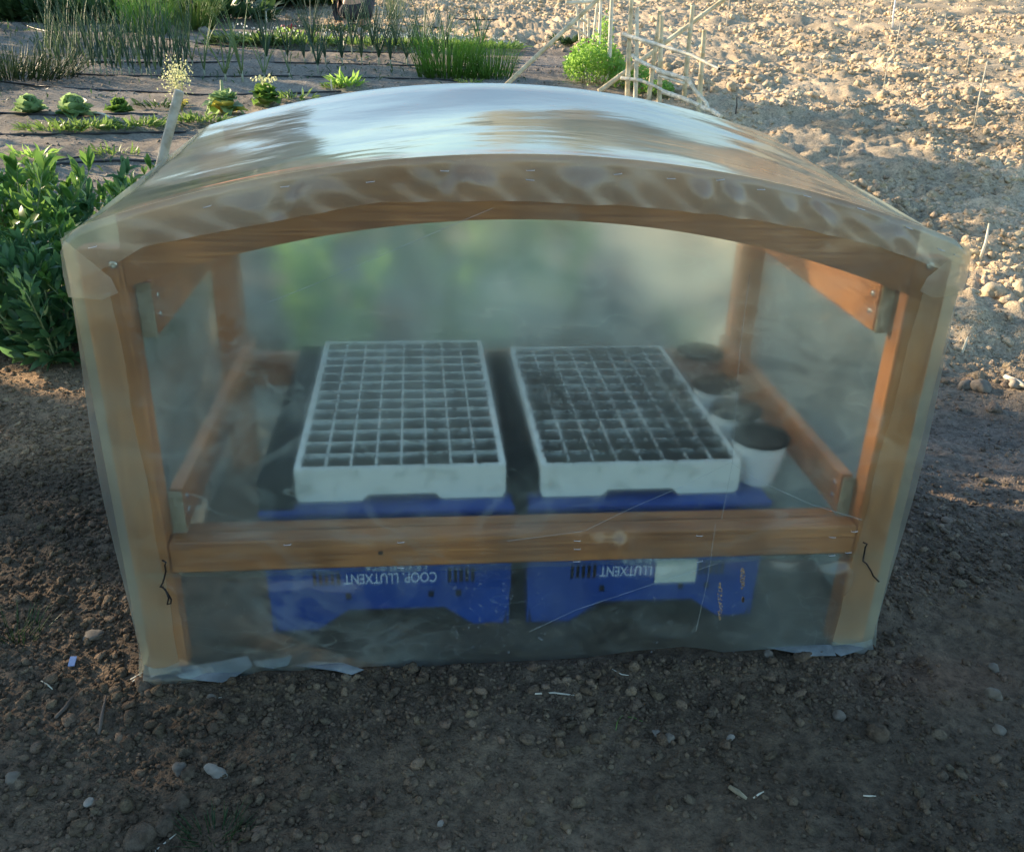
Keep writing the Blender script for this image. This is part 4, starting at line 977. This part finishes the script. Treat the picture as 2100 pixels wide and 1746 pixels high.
e = cr_([(885, 340), (1100, 405), (1320, 470), (1560, 545), (1830, 680)], .012)
d_ = (e[-1]-e[-2]).normalized(); MB().tube([e[-1]-d_*.002, e[-1]+d_*.0012], .0105, 10).build('hollow_end', PEAT, tre)
cr_([(975, 545), (1020, 590), (1240, 690)], .0125); cr_([(1230, 700), (1500, 780), (1540, 790)], .014); cr_([(1240, 745), (1480, 820)], .010)
cr_([(1520, 780), (1600, 900), (1700, 1010), (1725, 1075)], .012); cr_([(870, 770), (1050, 790), (1200, 850), (1300, 905)], .011); cr_([(1280, 905), (1450, 960), (1640, 1040)], .0135)
cr_([(1660, 1060), (1760, 1090), (1850, 1150)], .014)
tr2 = empty('cane_trellis'); tag(tr2, 'far trellis of thin canes behind the pea bush', 'trellis')
for tp, bp, r in [((425, 50), (470, 470), .010), ((512, -20), (498, 470), .011), ((547, 180), (537, 480), .010), ((637, -20), (585, 470), .011), ((668, -30), (640, 580), .012), ((775, -40), (740, 850), .014)]:
    upright(tpt(*tp), *tpt(*bp), tr2, r, CANEW)
y2 = gp(*tpt(560, 470)).y
for pts, r in [([(320, 30), (640, 12)], .013), ([(380, 255), (480, 320), (590, 410)], .010), ([(465, 185), (570, 250)], .010), ([(660, 140), (805, 212)], .009), ([(640, 350), (690, 400), (738, 490)], .017), ([(600, 290), (660, 350)], .01)]:
    cross(pts, tr2, r, CANEW, y2-.05)
def long_cane(p0, p1, y0, lab, r=.014):
    a = gp(*p0) if y0 is None else py_(p0[0], p0[1], y0); b = py_(p1[0], p1[1], a.y+.1)
    b = a+(b-a)*1.15; tag(cane_mb(a, b, r, 7).build('bamboo_cane', CANE, None, True), lab, 'cane', 'long canes leaning over the trellis')
long_cane((1030, 182), (1228, -3), None, 'long cane leaning right, left of the pea bush')
long_cane((1228, 188), (1490, -5), None, 'long knotty cane leaning right across the right trellis', .015)
# round wooden stake by the roof corner
a = py_(368, 186, 1.62); b = py_(330, 335, 1.62); d_ = (b-a).normalized(); gz = h1(b.x, 1.62); k = (a.z-(gz-.05))/-d_.z; e_ = a+d_*k
t = MB().tube([e_, e_.lerp(a, .5), a-d_*-.002, a], [.0155, .0148, .0145, .0125], 14).build('wooden_stake', simple('stake_wood', (.38, .30, .19), (.60, .52, .38), .65, 30, bump=.3), None, True)
tag(t, 'thick round pale stake leaning at the left roof corner', 'stake')
def stick(tp, bp, r, lab, mat=STICK, bend=None):
    g = gp(*bp); q = py_(tp[0], tp[1], g.y); pts = [g-Vector((0, 0, .02)), g.lerp(q, .5)+Vector((rnd.gauss(0, .006), 0, 0)), q]
    if bend: pts.append(py_(bend[0], bend[1], g.y))
    tag(MB().tube(pts, [r]+[r*.85]*(len(pts)-2)+[r*.6], 6).build('garden_stake', mat, None, True), lab, 'stake', 'thin stakes in the ploughed field')
fs = [(290, -10, 262, 230, .006, 'thin stake right of the trellis, reaching the top edge'), (430, -10, 420, 80, .006, 'short far stake near the top edge of the field'), (520, 265, 515, 370, .005, 'short pale stake in the field right of the trellis end'),
 (845, 330, 838, 485, .005, 'thin upright stake in the middle of the field'), (865, 95, 862, 185, .006, 'tiny far stake left of the white rod'), (1100, 40, 1062, 270, .007, 'leaning stake left of the white rod'),
 (1340, 140, 1310, 330, .007, 'leaning stake just below the white rod'), (1283, 50, 1275, 145, .006, 'thin stake close against the white rod'), (1265, 350, 1230, 595, .005, 'long thin stake in front of the white rod'),
 (1620, 80, 1605, 210, .006, 'far stake between white rod and right edge'), (1778, 250, 1745, 440, .006, 'leaning stake near the dark hollow of the field'), (1875, 375, 1790, 795, .007, 'tallest leaning stake at the right of the field'),
 (1257, 1148, 1255, 1195, .003, 'short twig upright just beyond the roof edge')]
for a0, b0, a1, b1, r, lab in fs: stick((1400+a0/3, b0/3), (1400+a1/3, b1/3), r*.8, lab)
stick((1400+1312/3, -8), (1400+1292/3, 175/3), .013, 'thick white plastic rod at the back of the field', simple('white_rod', (.8, .8, .8), rough=.4))
stick((1400+333/3, 600/3), (1400+325/3, 700/3), .006, 'short dark peg in the shaded strip beyond the trellis', BARK)
stick((1400+988/3, 836/3), (1400+940/3, 1035/3), .004, 'dark hooked stake beyond the roof edge', STICK, (1400+962/3, 833/3))
stick((1400+1886/3, 1375/3), (1400+1825/3, 1600/3), .007, 'pale knobbly twig upright beside the right corner of the frame', CANEW)
stick((1985, 690), (1972, 722), .005, 'stub of a pale twig right of the frame', CANEW)
for (a0, b0, a1, b1, r, lab) in [(1635, 70, 1642, 140, .012, 'white peg in the shaded soil left of the crouching person'), (1432, 138, 1437, 172, .010, 'small white peg at the back of the leek row'), (775, 55, 793, 195, .006, 'bent dry stick in the onion bed'),
      (1862, 533, 1860, 582, .006, 'small white peg above the roof, left'), (2037, 487, 2045, 562, .006, 'leaning white peg above the roof, right'), (1310/1, 0, 1305, 160, .0, '')]:
    if r: stick((a0/3, b0/3), (a1/3, b1/3), r, lab, CANEW)

# ------------------------------------------------------------------ loose stones, sticks
def stone(px, py, r, mat, lab, name='stone', flat=.7, grp=None):
    g = gp(px, py); tv, tf = ICO[3]; s = rnd.uniform(0, 9)
    b = 1+.16*np.sin(tv[:, 0]*2.3+s)+.13*np.sin(tv[:, 1]*3.1+s*2)+.10*np.sin(tv[:, 2]*4+tv[:, 0]*3+s)+.05*np.sin(tv[:, 0]*9+tv[:, 1]*7+s)
    if mat in (CLODM, CLODD): b = b+.10*np.sin(tv[:, 0]*6.1+s*3)*np.sin(tv[:, 1]*5.3+s)+.06*np.sin(tv[:, 2]*13+tv[:, 0]*11+s)+np.random.default_rng(int(s*99)).normal(0, .035, len(tv))
    V_ = tv*b[:, None]*np.array([1, rnd.uniform(.65, .95), flat])*r; o = obj(name, fast_mesh(name, V_, tf, True), mat)
    o.location = (g.x, g.y+r*.3, g.z+r*flat*.45); o.rotation_euler = (rnd.uniform(-.3, .3), rnd.uniform(-.3, .3), rnd.uniform(0, 6)); tag(o, lab, 'clod' if mat in (CLODM, CLODD) else 'stone', grp)
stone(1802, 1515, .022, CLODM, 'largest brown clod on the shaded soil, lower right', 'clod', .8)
stone(1722, 1475, .012, STONE, 'grey pebble left of the largest clod', flat=.8); stone(2040, 1432, .016, STONE, 'round grey stone at the lower right edge', flat=.85); stone(2050, 1502, .012, STONE, 'smaller grey stone below the round one at right')
stone(2040, 1375, .011, STONE, 'small stone at right above the round grey one')
stone(440, 1590, .018, STONEW, 'angular whitish stone on the shaded soil, bottom left', flat=.5); stone(368, 1585, .014, STONE, 'grey stone left of the angular whitish one', flat=.8); stone(390, 1592, .012, CLODM, 'brown clod touching the grey stone', 'clod', .9)
stone(180, 1648, .010, STONEW, 'small white stone at the bottom left', flat=.5); stone(23, 1604, .014, STONE, 'grey stone at the lower left picture edge')
stone(288, 1728, .024, CLODM, 'large brown clod at the bottom edge, left', 'clod', .8); stone(342, 1702, .020, CLODM, 'brown clod right above the bottom edge one', 'clod', .8); stone(372, 1652, .018, CLODM, 'brown clod in the cluster below the grey stone', 'clod', .7); stone(350, 1668, .016, CLODM, 'darker clod in the cluster, lower left of it', 'clod', .7)
stone(292, 1412, .021, CLODM, 'flat tilted rock against the left corner of the film', 'stone', .45); stone(188, 1310, .022, STONE, 'flat pale stone on the shade left of the frame', flat=.35); stone(400, 1425, .010, CLODM, 'clod under the pale film hem', 'clod')
stone(435, 1435, .009, STONE, 'small grey pebble below the pale film hem'); stone(630, 1500, .010, CLODM, 'clod below the middle of the skirt, left', 'clod')
stone(1498, 1515, .007, STONEW, 'small white pebble lower right of centre'); stone(1348, 1506, .010, STONEW, 'white shell-like flake on the soil', 'stone', .3); stone(1373, 1520, .011, STONE, 'grey pebble beside the white flake', flat=.8)
stone(1575, 1345, .011, STONE, 'pale stone against the skirt near the right corner'); stone(1585, 1358, .010, CLODM, 'clod touching the pale stone at the skirt', 'clod')
stone(1650, 1352, .018, CLODM, 'broad clod pressed against the skirt at right', 'clod', .5); stone(1310, 1355, .013, CLODM, 'clod pushed under the skirt, right of centre', 'clod', .6); stone(905, 1690, .007, STONEW, 'tiny white chip near the bottom middle', flat=.4)
stone(630, 1780, .009, STONEW, 'small flat stone low left of the middle'); stone(1600, 1600, .013, CLODM, 'reddish clod on the lower right soil', 'clod')
stone(2012, 800, .034, STONE, 'pair-mate grey stone at the edge of the shade, right', flat=.7); stone(1983, 795, .028, STONE, 'flat grey stone touching the bigger one at right', flat=.5)
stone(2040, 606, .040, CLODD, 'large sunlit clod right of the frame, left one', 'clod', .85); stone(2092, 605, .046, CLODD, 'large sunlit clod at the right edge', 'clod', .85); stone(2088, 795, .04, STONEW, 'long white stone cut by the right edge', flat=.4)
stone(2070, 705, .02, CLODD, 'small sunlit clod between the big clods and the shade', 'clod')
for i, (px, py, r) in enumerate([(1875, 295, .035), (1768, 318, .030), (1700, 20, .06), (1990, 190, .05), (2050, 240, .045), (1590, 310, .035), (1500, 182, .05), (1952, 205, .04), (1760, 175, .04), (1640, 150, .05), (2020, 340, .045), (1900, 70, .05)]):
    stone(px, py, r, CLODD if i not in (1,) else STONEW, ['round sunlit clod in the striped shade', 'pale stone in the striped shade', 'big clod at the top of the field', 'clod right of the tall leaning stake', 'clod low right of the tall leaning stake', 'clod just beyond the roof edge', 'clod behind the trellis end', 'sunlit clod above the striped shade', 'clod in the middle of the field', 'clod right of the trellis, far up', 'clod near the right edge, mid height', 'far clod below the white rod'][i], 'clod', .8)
# white stones at the back of the leek bed
for i, (px, py) in enumerate([(418, 64), (640, 60), (735, 66), (25, 8), (45, 12), (12, 14), (8, 5)]): stone(px, py+4, .06 if i < 3 else .12, STONEW, ['pale stone behind the right grass tuft', 'pale round stone left of the crouching person', 'pale stone at the feet of the crouching person', 'pale stone in the top left corner, right one', 'pale stone in the top left corner, lower one', 'pale stone at the top left edge', 'uppermost pale stone at the top left'][i], flat=.8)
def litter(pts, r, lab, mat=STICK, name='twig', cat='twig'):
    P_ = [gp(a, b)+Vector((0, 0, r*1.2)) for a, b in pts]; tag(MB().tube(P_, [r*.8]+[r]*(len(P_)-2)+[r*.5], 5).build(name, mat, None, True), lab, cat)
litter([(262, 1398), (280, 1388), (298, 1378)], .0018, 'pale straw beside the left corner of the film', CANEW, 'straw', 'straw'); litter([(265, 1402), (285, 1391), (296, 1383)], .0016, 'second straw lying under the first at the left corner', CANEW, 'straw', 'straw')
litter([(375, 1392), (383, 1380), (389, 1372)], .0014, 'short straw leaning on the pale hem', CANEW, 'straw', 'straw'); litter([(85, 1397), (97, 1404), (108, 1414)], .0016, 'thin straw on the soil at far left', CANEW, 'straw', 'straw')
litter([(204, 1508), (209, 1475), (218, 1430)], .0035, 'dark twig lying on the soil, lower left', BARK); litter([(115, 1475), (135, 1455), (150, 1432)], .004, 'stubby grey twig left of the dark one', BARK)
litter([(1097, 1424), (1135, 1422), (1178, 1427)], .0022, 'pale twig in the middle of the shaded foreground', STICK); litter([(1262, 1500), (1266, 1480), (1275, 1468), (1300, 1472), (1318, 1480)], .0012, 'bent green stalk on the soil', WEED, 'stalk', 'stalk')
litter([(1495, 1618), (1512, 1629), (1530, 1642)], .005, 'short split wood chip on the soil', ENDG, 'wood_chip', 'wood chip'); litter([(1545, 1637), (1556, 1629), (1566, 1624)], .0016, 'straw pointing up right beside the wood chip', CANEW, 'straw', 'straw'); litter([(1770, 1632), (1782, 1633), (1796, 1633)], .0016, 'short level straw at the lower right', CANEW, 'straw', 'straw')
litter([(318, 1746), (340, 1728), (362, 1710)], .0014, 'long straw at the bottom edge, left', CANEW, 'straw', 'straw'); litter([(1255, 1372), (1275, 1383), (1290, 1385)], .001, 'tiny forked rootlet below the skirt', CANEW, 'rootlet', 'rootlet'); litter([(432, 1428), (445, 1431), (455, 1430)], .001, 'thin curled straw below the hem', CANEW, 'straw', 'straw')
litter([(2060, 780), (2080, 790), (2100, 800)], .012, 'short white cane piece at the right edge', CANEW, 'cane_piece', 'cane')
g = gp(150, 1362); o = MB().box((0, 0, 0), (.012, .02, .002), Matrix.Rotation(.4, 3, 'X')).build('plastic_scrap', simple('blue_scrap', (.20, .28, .45), rough=.4)); o.location = g+Vector((0, 0, .008)); tag(o, 'pale blue plastic scrap on the soil left of the frame', 'scrap')
g = gp(572, 92); r_ = MB()
o = empty('flower_pot', gp(590, 70)); tag(o, 'small red flowered pot plant by the shaded soil, left of the person', 'flower')
for k in range(40): r_.leaf((rnd.gauss(0, .05), rnd.gauss(0, .05), .03+abs(rnd.gauss(0, .03))), jit(UP, .7), jit(UP, 1), .035, .03, .2, .2, 2)
r_.build('flowers', simple('red_petal', (.32, .02, .03)), o, True); r2 = MB()
for k in range(40): r2.leaf((rnd.gauss(0, .06), rnd.gauss(0, .06), .02), jit(UP, .7), jit(UP, 1), .07, .03, .2, .2, 2)
r2.build('foliage', PEA, o, True)

# ------------------------------------------------------------------ person crouching, seen from behind
SKIN = simple('skin', (.52, .30, .20), (.60, .36, .25), .5, 8); SHIRT = simple('hi_vis_shirt', (.50, .56, .12), (.62, .66, .20), .8, 12, bump=.4, bscale=20)
TROU = simple('dark_trousers', (.030, .030, .034), (.06, .056, .06), .85, 10, bump=.4, bscale=20); HAIR = simple('hair', (.03, .02, .014), (.06, .04, .03), .6, 60); SHOE = simple('shoe', (.10, .16, .2), (.16, .22, .26), .6, 20)
def skin_mesh(name, verts, edges, mat, parent, root=0, lv=2):
    me = bpy.data.meshes.new(name); me.from_pydata([v[:3] for v in verts], edges, []); o = bpy.data.objects.new(name, me); COL.objects.link(o)
    md = o.modifiers.new('skin', 'SKIN'); md.use_smooth_shade = True
    for i, v in enumerate(verts):
        s = me.skin_vertices[0].data[i]; rx, ry = (v[3], v[3]) if len(v) == 4 else (v[3], v[4]); s.radius = (rx, ry); s.use_root = (i == root)
    sb = o.modifiers.new('sub', 'SUBSURF'); sb.levels = lv; sb.render_levels = lv
    dg = bpy.context.evaluated_depsgraph_get(); m2 = bpy.data.meshes.new_from_object(o.evaluated_get(dg)); m2.name = name
    bpy.data.objects.remove(o); m2.shade_smooth(); return obj(name, m2, mat, parent)
pg = gp(729, 64)
per = empty('person', pg, R(4)); tag(per, 'person crouching with back turned, lime shirt ridden up, black trousers', 'person')
# local: +y away from the camera (the way the person faces), z up
bod = [(0, .02, .24, .10, .09), (0, .06, .37, .135, .11), (0, .13, .45, .135, .11), (0, .26, .61, .135, .10), (0, .33, .67, .06), (0, .40, .71, .055), (0, .46, .73, .085, .10), (0, .54, .70, .075, .09),
       (-.17, .27, .62, .055), (-.23, .30, .42, .043), (-.20, .40, .22, .033), (-.19, .44, .16, .027), (.17, .27, .62, .055), (.23, .33, .44, .043), (.17, .45, .28, .033), (.14, .49, .22, .027),
       (-.11, .03, .22, .075), (-.17, .36, .36, .07), (-.12, .06, .10, .045), (-.11, .03, .05, .036), (-.12, .16, .03, .034), (-.12, .22, .02, .025),
       (.11, .03, .22, .075), (.18, .36, .36, .07), (.13, .06, .10, .045), (.12, .03, .05, .036), (.13, .16, .03, .034), (.13, .22, .02, .025)]
be = [(0, 1), (1, 2), (2, 3), (3, 4), (4, 5), (5, 6), (6, 7), (3, 8), (8, 9), (9, 10), (10, 11), (3, 12), (12, 13), (13, 14), (14, 15), (0, 16), (16, 17), (17, 18), (18, 19), (19, 20), (20, 21), (0, 22), (22, 23), (23, 24), (24, 25), (25, 26), (26, 27)]
for wi, sg in ((11, -1), (15, 1)):
    w = bod[wi]; n0 = len(bod); bod.append((w[0]-.005*sg, w[1]+.03, w[2]-.05, .026, .018)); be.append((wi, n0))
    for k in range(4):
        a = len(bod); bod.append((w[0]+(-.024+.016*k), w[1]+.05, w[2]-.085-.006*(k in (1, 2)), .0085)); bod.append((w[0]+(-.026+.017*k), w[1]+.045, w[2]-.115-.006*(k in (1, 2)), .007)); be += [(n0, a), (a, a+1)]
    a = len(bod); bod.append((w[0]-sg*.035, w[1]+.04, w[2]-.055, .0095)); bod.append((w[0]-sg*.043, w[1]+.05, w[2]-.08, .008)); be += [(n0, a), (a, a+1)]
skin_mesh('body', bod, be, SKIN, per)
sh = [(0, .125, .46, .150, .115), (0, .19, .53, .155, .13), (0, .27, .62, .155, .115), (0, .335, .675, .085), (-.18, .27, .62, .075), (-.24, .30, .42, .062), (-.205, .40, .24, .048), (.18, .27, .62, .075), (.24, .33, .44, .062), (.18, .44, .30, .048)]
skin_mesh('shirt', sh, [(0, 1), (1, 2), (2, 3), (2, 4), (4, 5), (5, 6), (2, 7), (7, 8), (8, 9)], SHIRT, per)
tr = [(0, -.01, .22, .205, .17), (0, .03, .28, .18, .115), (-.115, .04, .23, .13), (-.185, .37, .37, .088), (-.125, .07, .12, .062), (.115, .04, .23, .13), (.19, .37, .37, .088), (.135, .07, .12, .062)]
skin_mesh('trousers', tr, [(0, 1), (0, 2), (2, 3), (3, 4), (0, 5), (5, 6), (6, 7)], TROU, per)
for s in (-1, 1): skin_mesh('shoe', [(s*.12, .0, .045, .045), (s*.125, .12, .035, .046, .04), (s*.13, .24, .03, .040, .03)], [(0, 1), (1, 2)], SHOE, per, lv=1)
skin_mesh('hair', [(0, .40, .755, .075), (0, .46, .775, .098, .105), (0, .52, .76, .08, .085)], [(0, 1), (1, 2)], HAIR, per)

# ------------------------------------------------------------------ unseen trees and hedge at left, crowns shaped to cast the shade
def tree(name, cr, ch, cz, n, trunk_h, lw):
    t = empty(name); tk = MB(); cw = MB()
    tk.tube([(0, 0, -.1), (.05, 0, trunk_h*.5), (-.03, .05, trunk_h), (0, 0, cz+ch*.3)], [.16, .12, .10, .04], 8)
    cen = []
    for k in range(16):
        a = rnd.uniform(0, 6.28); q = cr*.75*rnd.random()**.5; c = Vector((q*math.cos(a), q*math.sin(a), cz+rnd.uniform(-.42, .42)*ch)); cen.append(c)
        tk.tube([(0, 0, trunk_h*.7), c*.5+Vector((0, 0, trunk_h*.4)), c], [.06, .035, .012], 5)
    for k in range(n):
        c = rnd.choice(cen); s = cr*.30; p = c+Vector((rnd.gauss(0, s), rnd.gauss(0, s), rnd.gauss(0, s*.8)))
        cw.leaf(p, jit((0, 0, 0), 1), jit((0, 0, 0), 1), lw*rnd.uniform(.7, 1.3), lw*.6, .3, .2, 2)
    tk.build('trunk', BARK, t, True); cw.build('crown', TREEL, t, True); return t
def grown(name, loc, blobs, n, lw, lab, cat, group, trunks=((0, 0),)):
    t = empty(name, (loc[0], loc[1], h1(*loc))); z0 = t.location.z; tag(t, lab, cat, group); tk = MB(); cw = MB()
    wts = [b_[3]**2 for b_ in blobs]
    for (tx, ty) in trunks:
        near_ = [b_ for b_ in blobs if abs(b_[1]-ty) < 1.6] or blobs
        top = Vector((tx*.5, ty, sum(b_[2] for b_ in near_)/len(near_)-z0)); tk.tube([(tx, ty, -.1), (tx+.06, ty+.04, top.z*.4), (tx-.04, ty, top.z*.75), top], [.11, .085, .065, .03], 8)
        for b_ in near_: c = Vector((b_[0], b_[1], b_[2]-z0)); tk.tube([(tx, ty, top.z*.55), (c+Vector((tx, ty, top.z*.6)))/2, c], [.045, .03, .012], 5)
    for k in range(n):
        b_ = rnd.choices(blobs, wts)[0]; s_ = b_[3]*.52; v = Vector((rnd.gauss(0, 1), rnd.gauss(0, 1), rnd.gauss(0, 1)))
        if v.length > 2.1: v = v.normalized()*2.1
        p = Vector((b_[0], b_[1], b_[2]-z0))+v*s_
        if p.z < .05: continue
        cw.leaf(p, jit((0, 0, 0), 1), jit((0, 0, 0), 1), lw*rnd.uniform(.7, 1.3), lw*.6, .3, .2, 2)
    tk.build('trunk', BARK, t, True); cw.build('crown', TREEL, t, True); return t
def blobset(y0, y1, z0, z1, n, r, hole=None):
    o = []
    while len(o) < n:
        y, z = rnd.uniform(y0, y1), rnd.uniform(z0, z1)
        if hole and (y-hole[0])**2+(z-hole[1])**2 < (hole[2]+r)**2: continue
        o.append((rnd.uniform(-.7, .7), y, z, r*rnd.uniform(.8, 1.2)))
    return o
TG = 'unseen shade trees left of the picture'
grown('shade_tree', (-8.5, -1.0), blobset(-1.9, 1.9, .5, 3.0, 26, .55), 6500, .11, 'unseen dense round tree left of the picture, shaped for shade, nearest the viewer', 'tree', TG)
grown('shade_tree', (-8.5, 2.6), blobset(-1.7, 1.2, .4, 3.05, 24, .5)+blobset(1.2, 2.15, .6, 3.25, 16, .36), 11500, .10, 'unseen dense round tree left of the picture, shaped for shade, second from the viewer', 'tree', TG)
grown('shade_tree', (-8.5, 5.6), blobset(-1.0, 1.6, 3.12, 3.45, 17, .30)+blobset(-1.1, -.7, 1.2, 3.2, 6, .25)+blobset(-1.2, 1.2, .3, 1.5, 10, .38, (-.2, 2.55, .3)), 8500, .085, 'unseen spreading tree, crown gap shaped to let a sun patch through, left of the picture', 'tree', TG)
grown('shade_tree', (-8.5, 8.2), [(0, -.9, 3.4, .28), (.3, -.55, 3.6, .28), (0, -1.2, 3.3, .26)]+blobset(-.6, 1.0, .6, 1.6, 8, .34), 3600, .085, 'unseen lopsided tree left of the picture, shaped for shade, before the tall one', 'tree', TG)
grown('tall_shade_tree', (-8.5, 11.2), blobset(-1.3, 1.2, 4.0, 4.4, 8, .34)+blobset(-1.6, -.4, 3.9, 4.2, 4, .2)+blobset(-2.2, -1.0, 3.8, 4.4, 7, .16)+blobset(.5, 1.2, 2.9, 3.35, 5, .3), 5200, .085, 'unseen tall bare-stemmed tree left of the picture, shaped for the shadow bands on the field', 'tree', TG)
HG = 'unseen shade shrubs left of the picture'
for i, (y, zt, n_) in enumerate([(7.0, 1.5, 1500), (8.9, 2.15, 2200), (10.3, 2.3, 2200), (12.2, 2.5, 2400), (14.2, 2.7, 2400), (16.2, 3.0, 2600)]):
    z_ = h1(-8.5, y); grown('shrub', (-8.5, y), blobset(-.75, .75, z_+.2, zt-.25, 7, .32), n_, .08, 'unseen bushy shrub added for shade beyond the left edge, %s toward the back' % od[i], 'shrub', HG)

# ------------------------------------------------------------------ light
SUN_DIR = Vector((-.87, .50, 0)).normalized(); EL = R(17)
s3 = Vector((SUN_DIR.x*math.cos(EL), SUN_DIR.y*math.cos(EL), math.sin(EL)))
sl = bpy.data.lights.new('sun', 'SUN'); sl.energy = 4.6; sl.angle = R(.5); sl.color = (1, .79, .54)
so = bpy.data.objects.new('sun', sl); COL.objects.link(so); so.rotation_euler = s3.to_track_quat('Z', 'Y').to_euler()
w = bpy.data.worlds.new('World'); scene.world = w; w.use_nodes = True; nt = w.node_tree
bg = nt.nodes['Background']; sky = nt.nodes.new('ShaderNodeTexSky'); sky.sky_type = 'NISHITA'; sky.sun_disc = False; sky.sun_elevation = EL
sky.sun_rotation = math.atan2(SUN_DIR.x, SUN_DIR.y); sky.air_density = 1; sky.dust_density = .4; sky.ozone_density = 4.0
wm = nt.nodes.new('ShaderNodeMix'); wm.data_type = 'RGBA'; wm.blend_type = 'MULTIPLY'; wm.inputs[0].default_value = 1; wm.inputs[7].default_value = (1.07, .985, .84, 1)
nt.links.new(sky.outputs[0], wm.inputs[6]); nt.links.new(wm.outputs[2], bg.inputs[0]); bg.inputs[1].default_value = .15
scene.view_settings.view_transform = 'Standard'; scene.view_settings.look = 'None'; scene.view_settings.gamma = 1; scene.view_settings.exposure = 1.42
cy = scene.cycles; cy.max_bounces = 12; cy.transparent_max_bounces = 16; cy.transmission_bounces = 8; cy.diffuse_bounces = 3; cy.glossy_bounces = 3
cy.sample_clamp_indirect = 4; cy.use_denoising = True; cy.caustics_reflective = False; cy.caustics_refractive = True; cy.blur_glossy = .3
scene.render.engine = 'CYCLES'
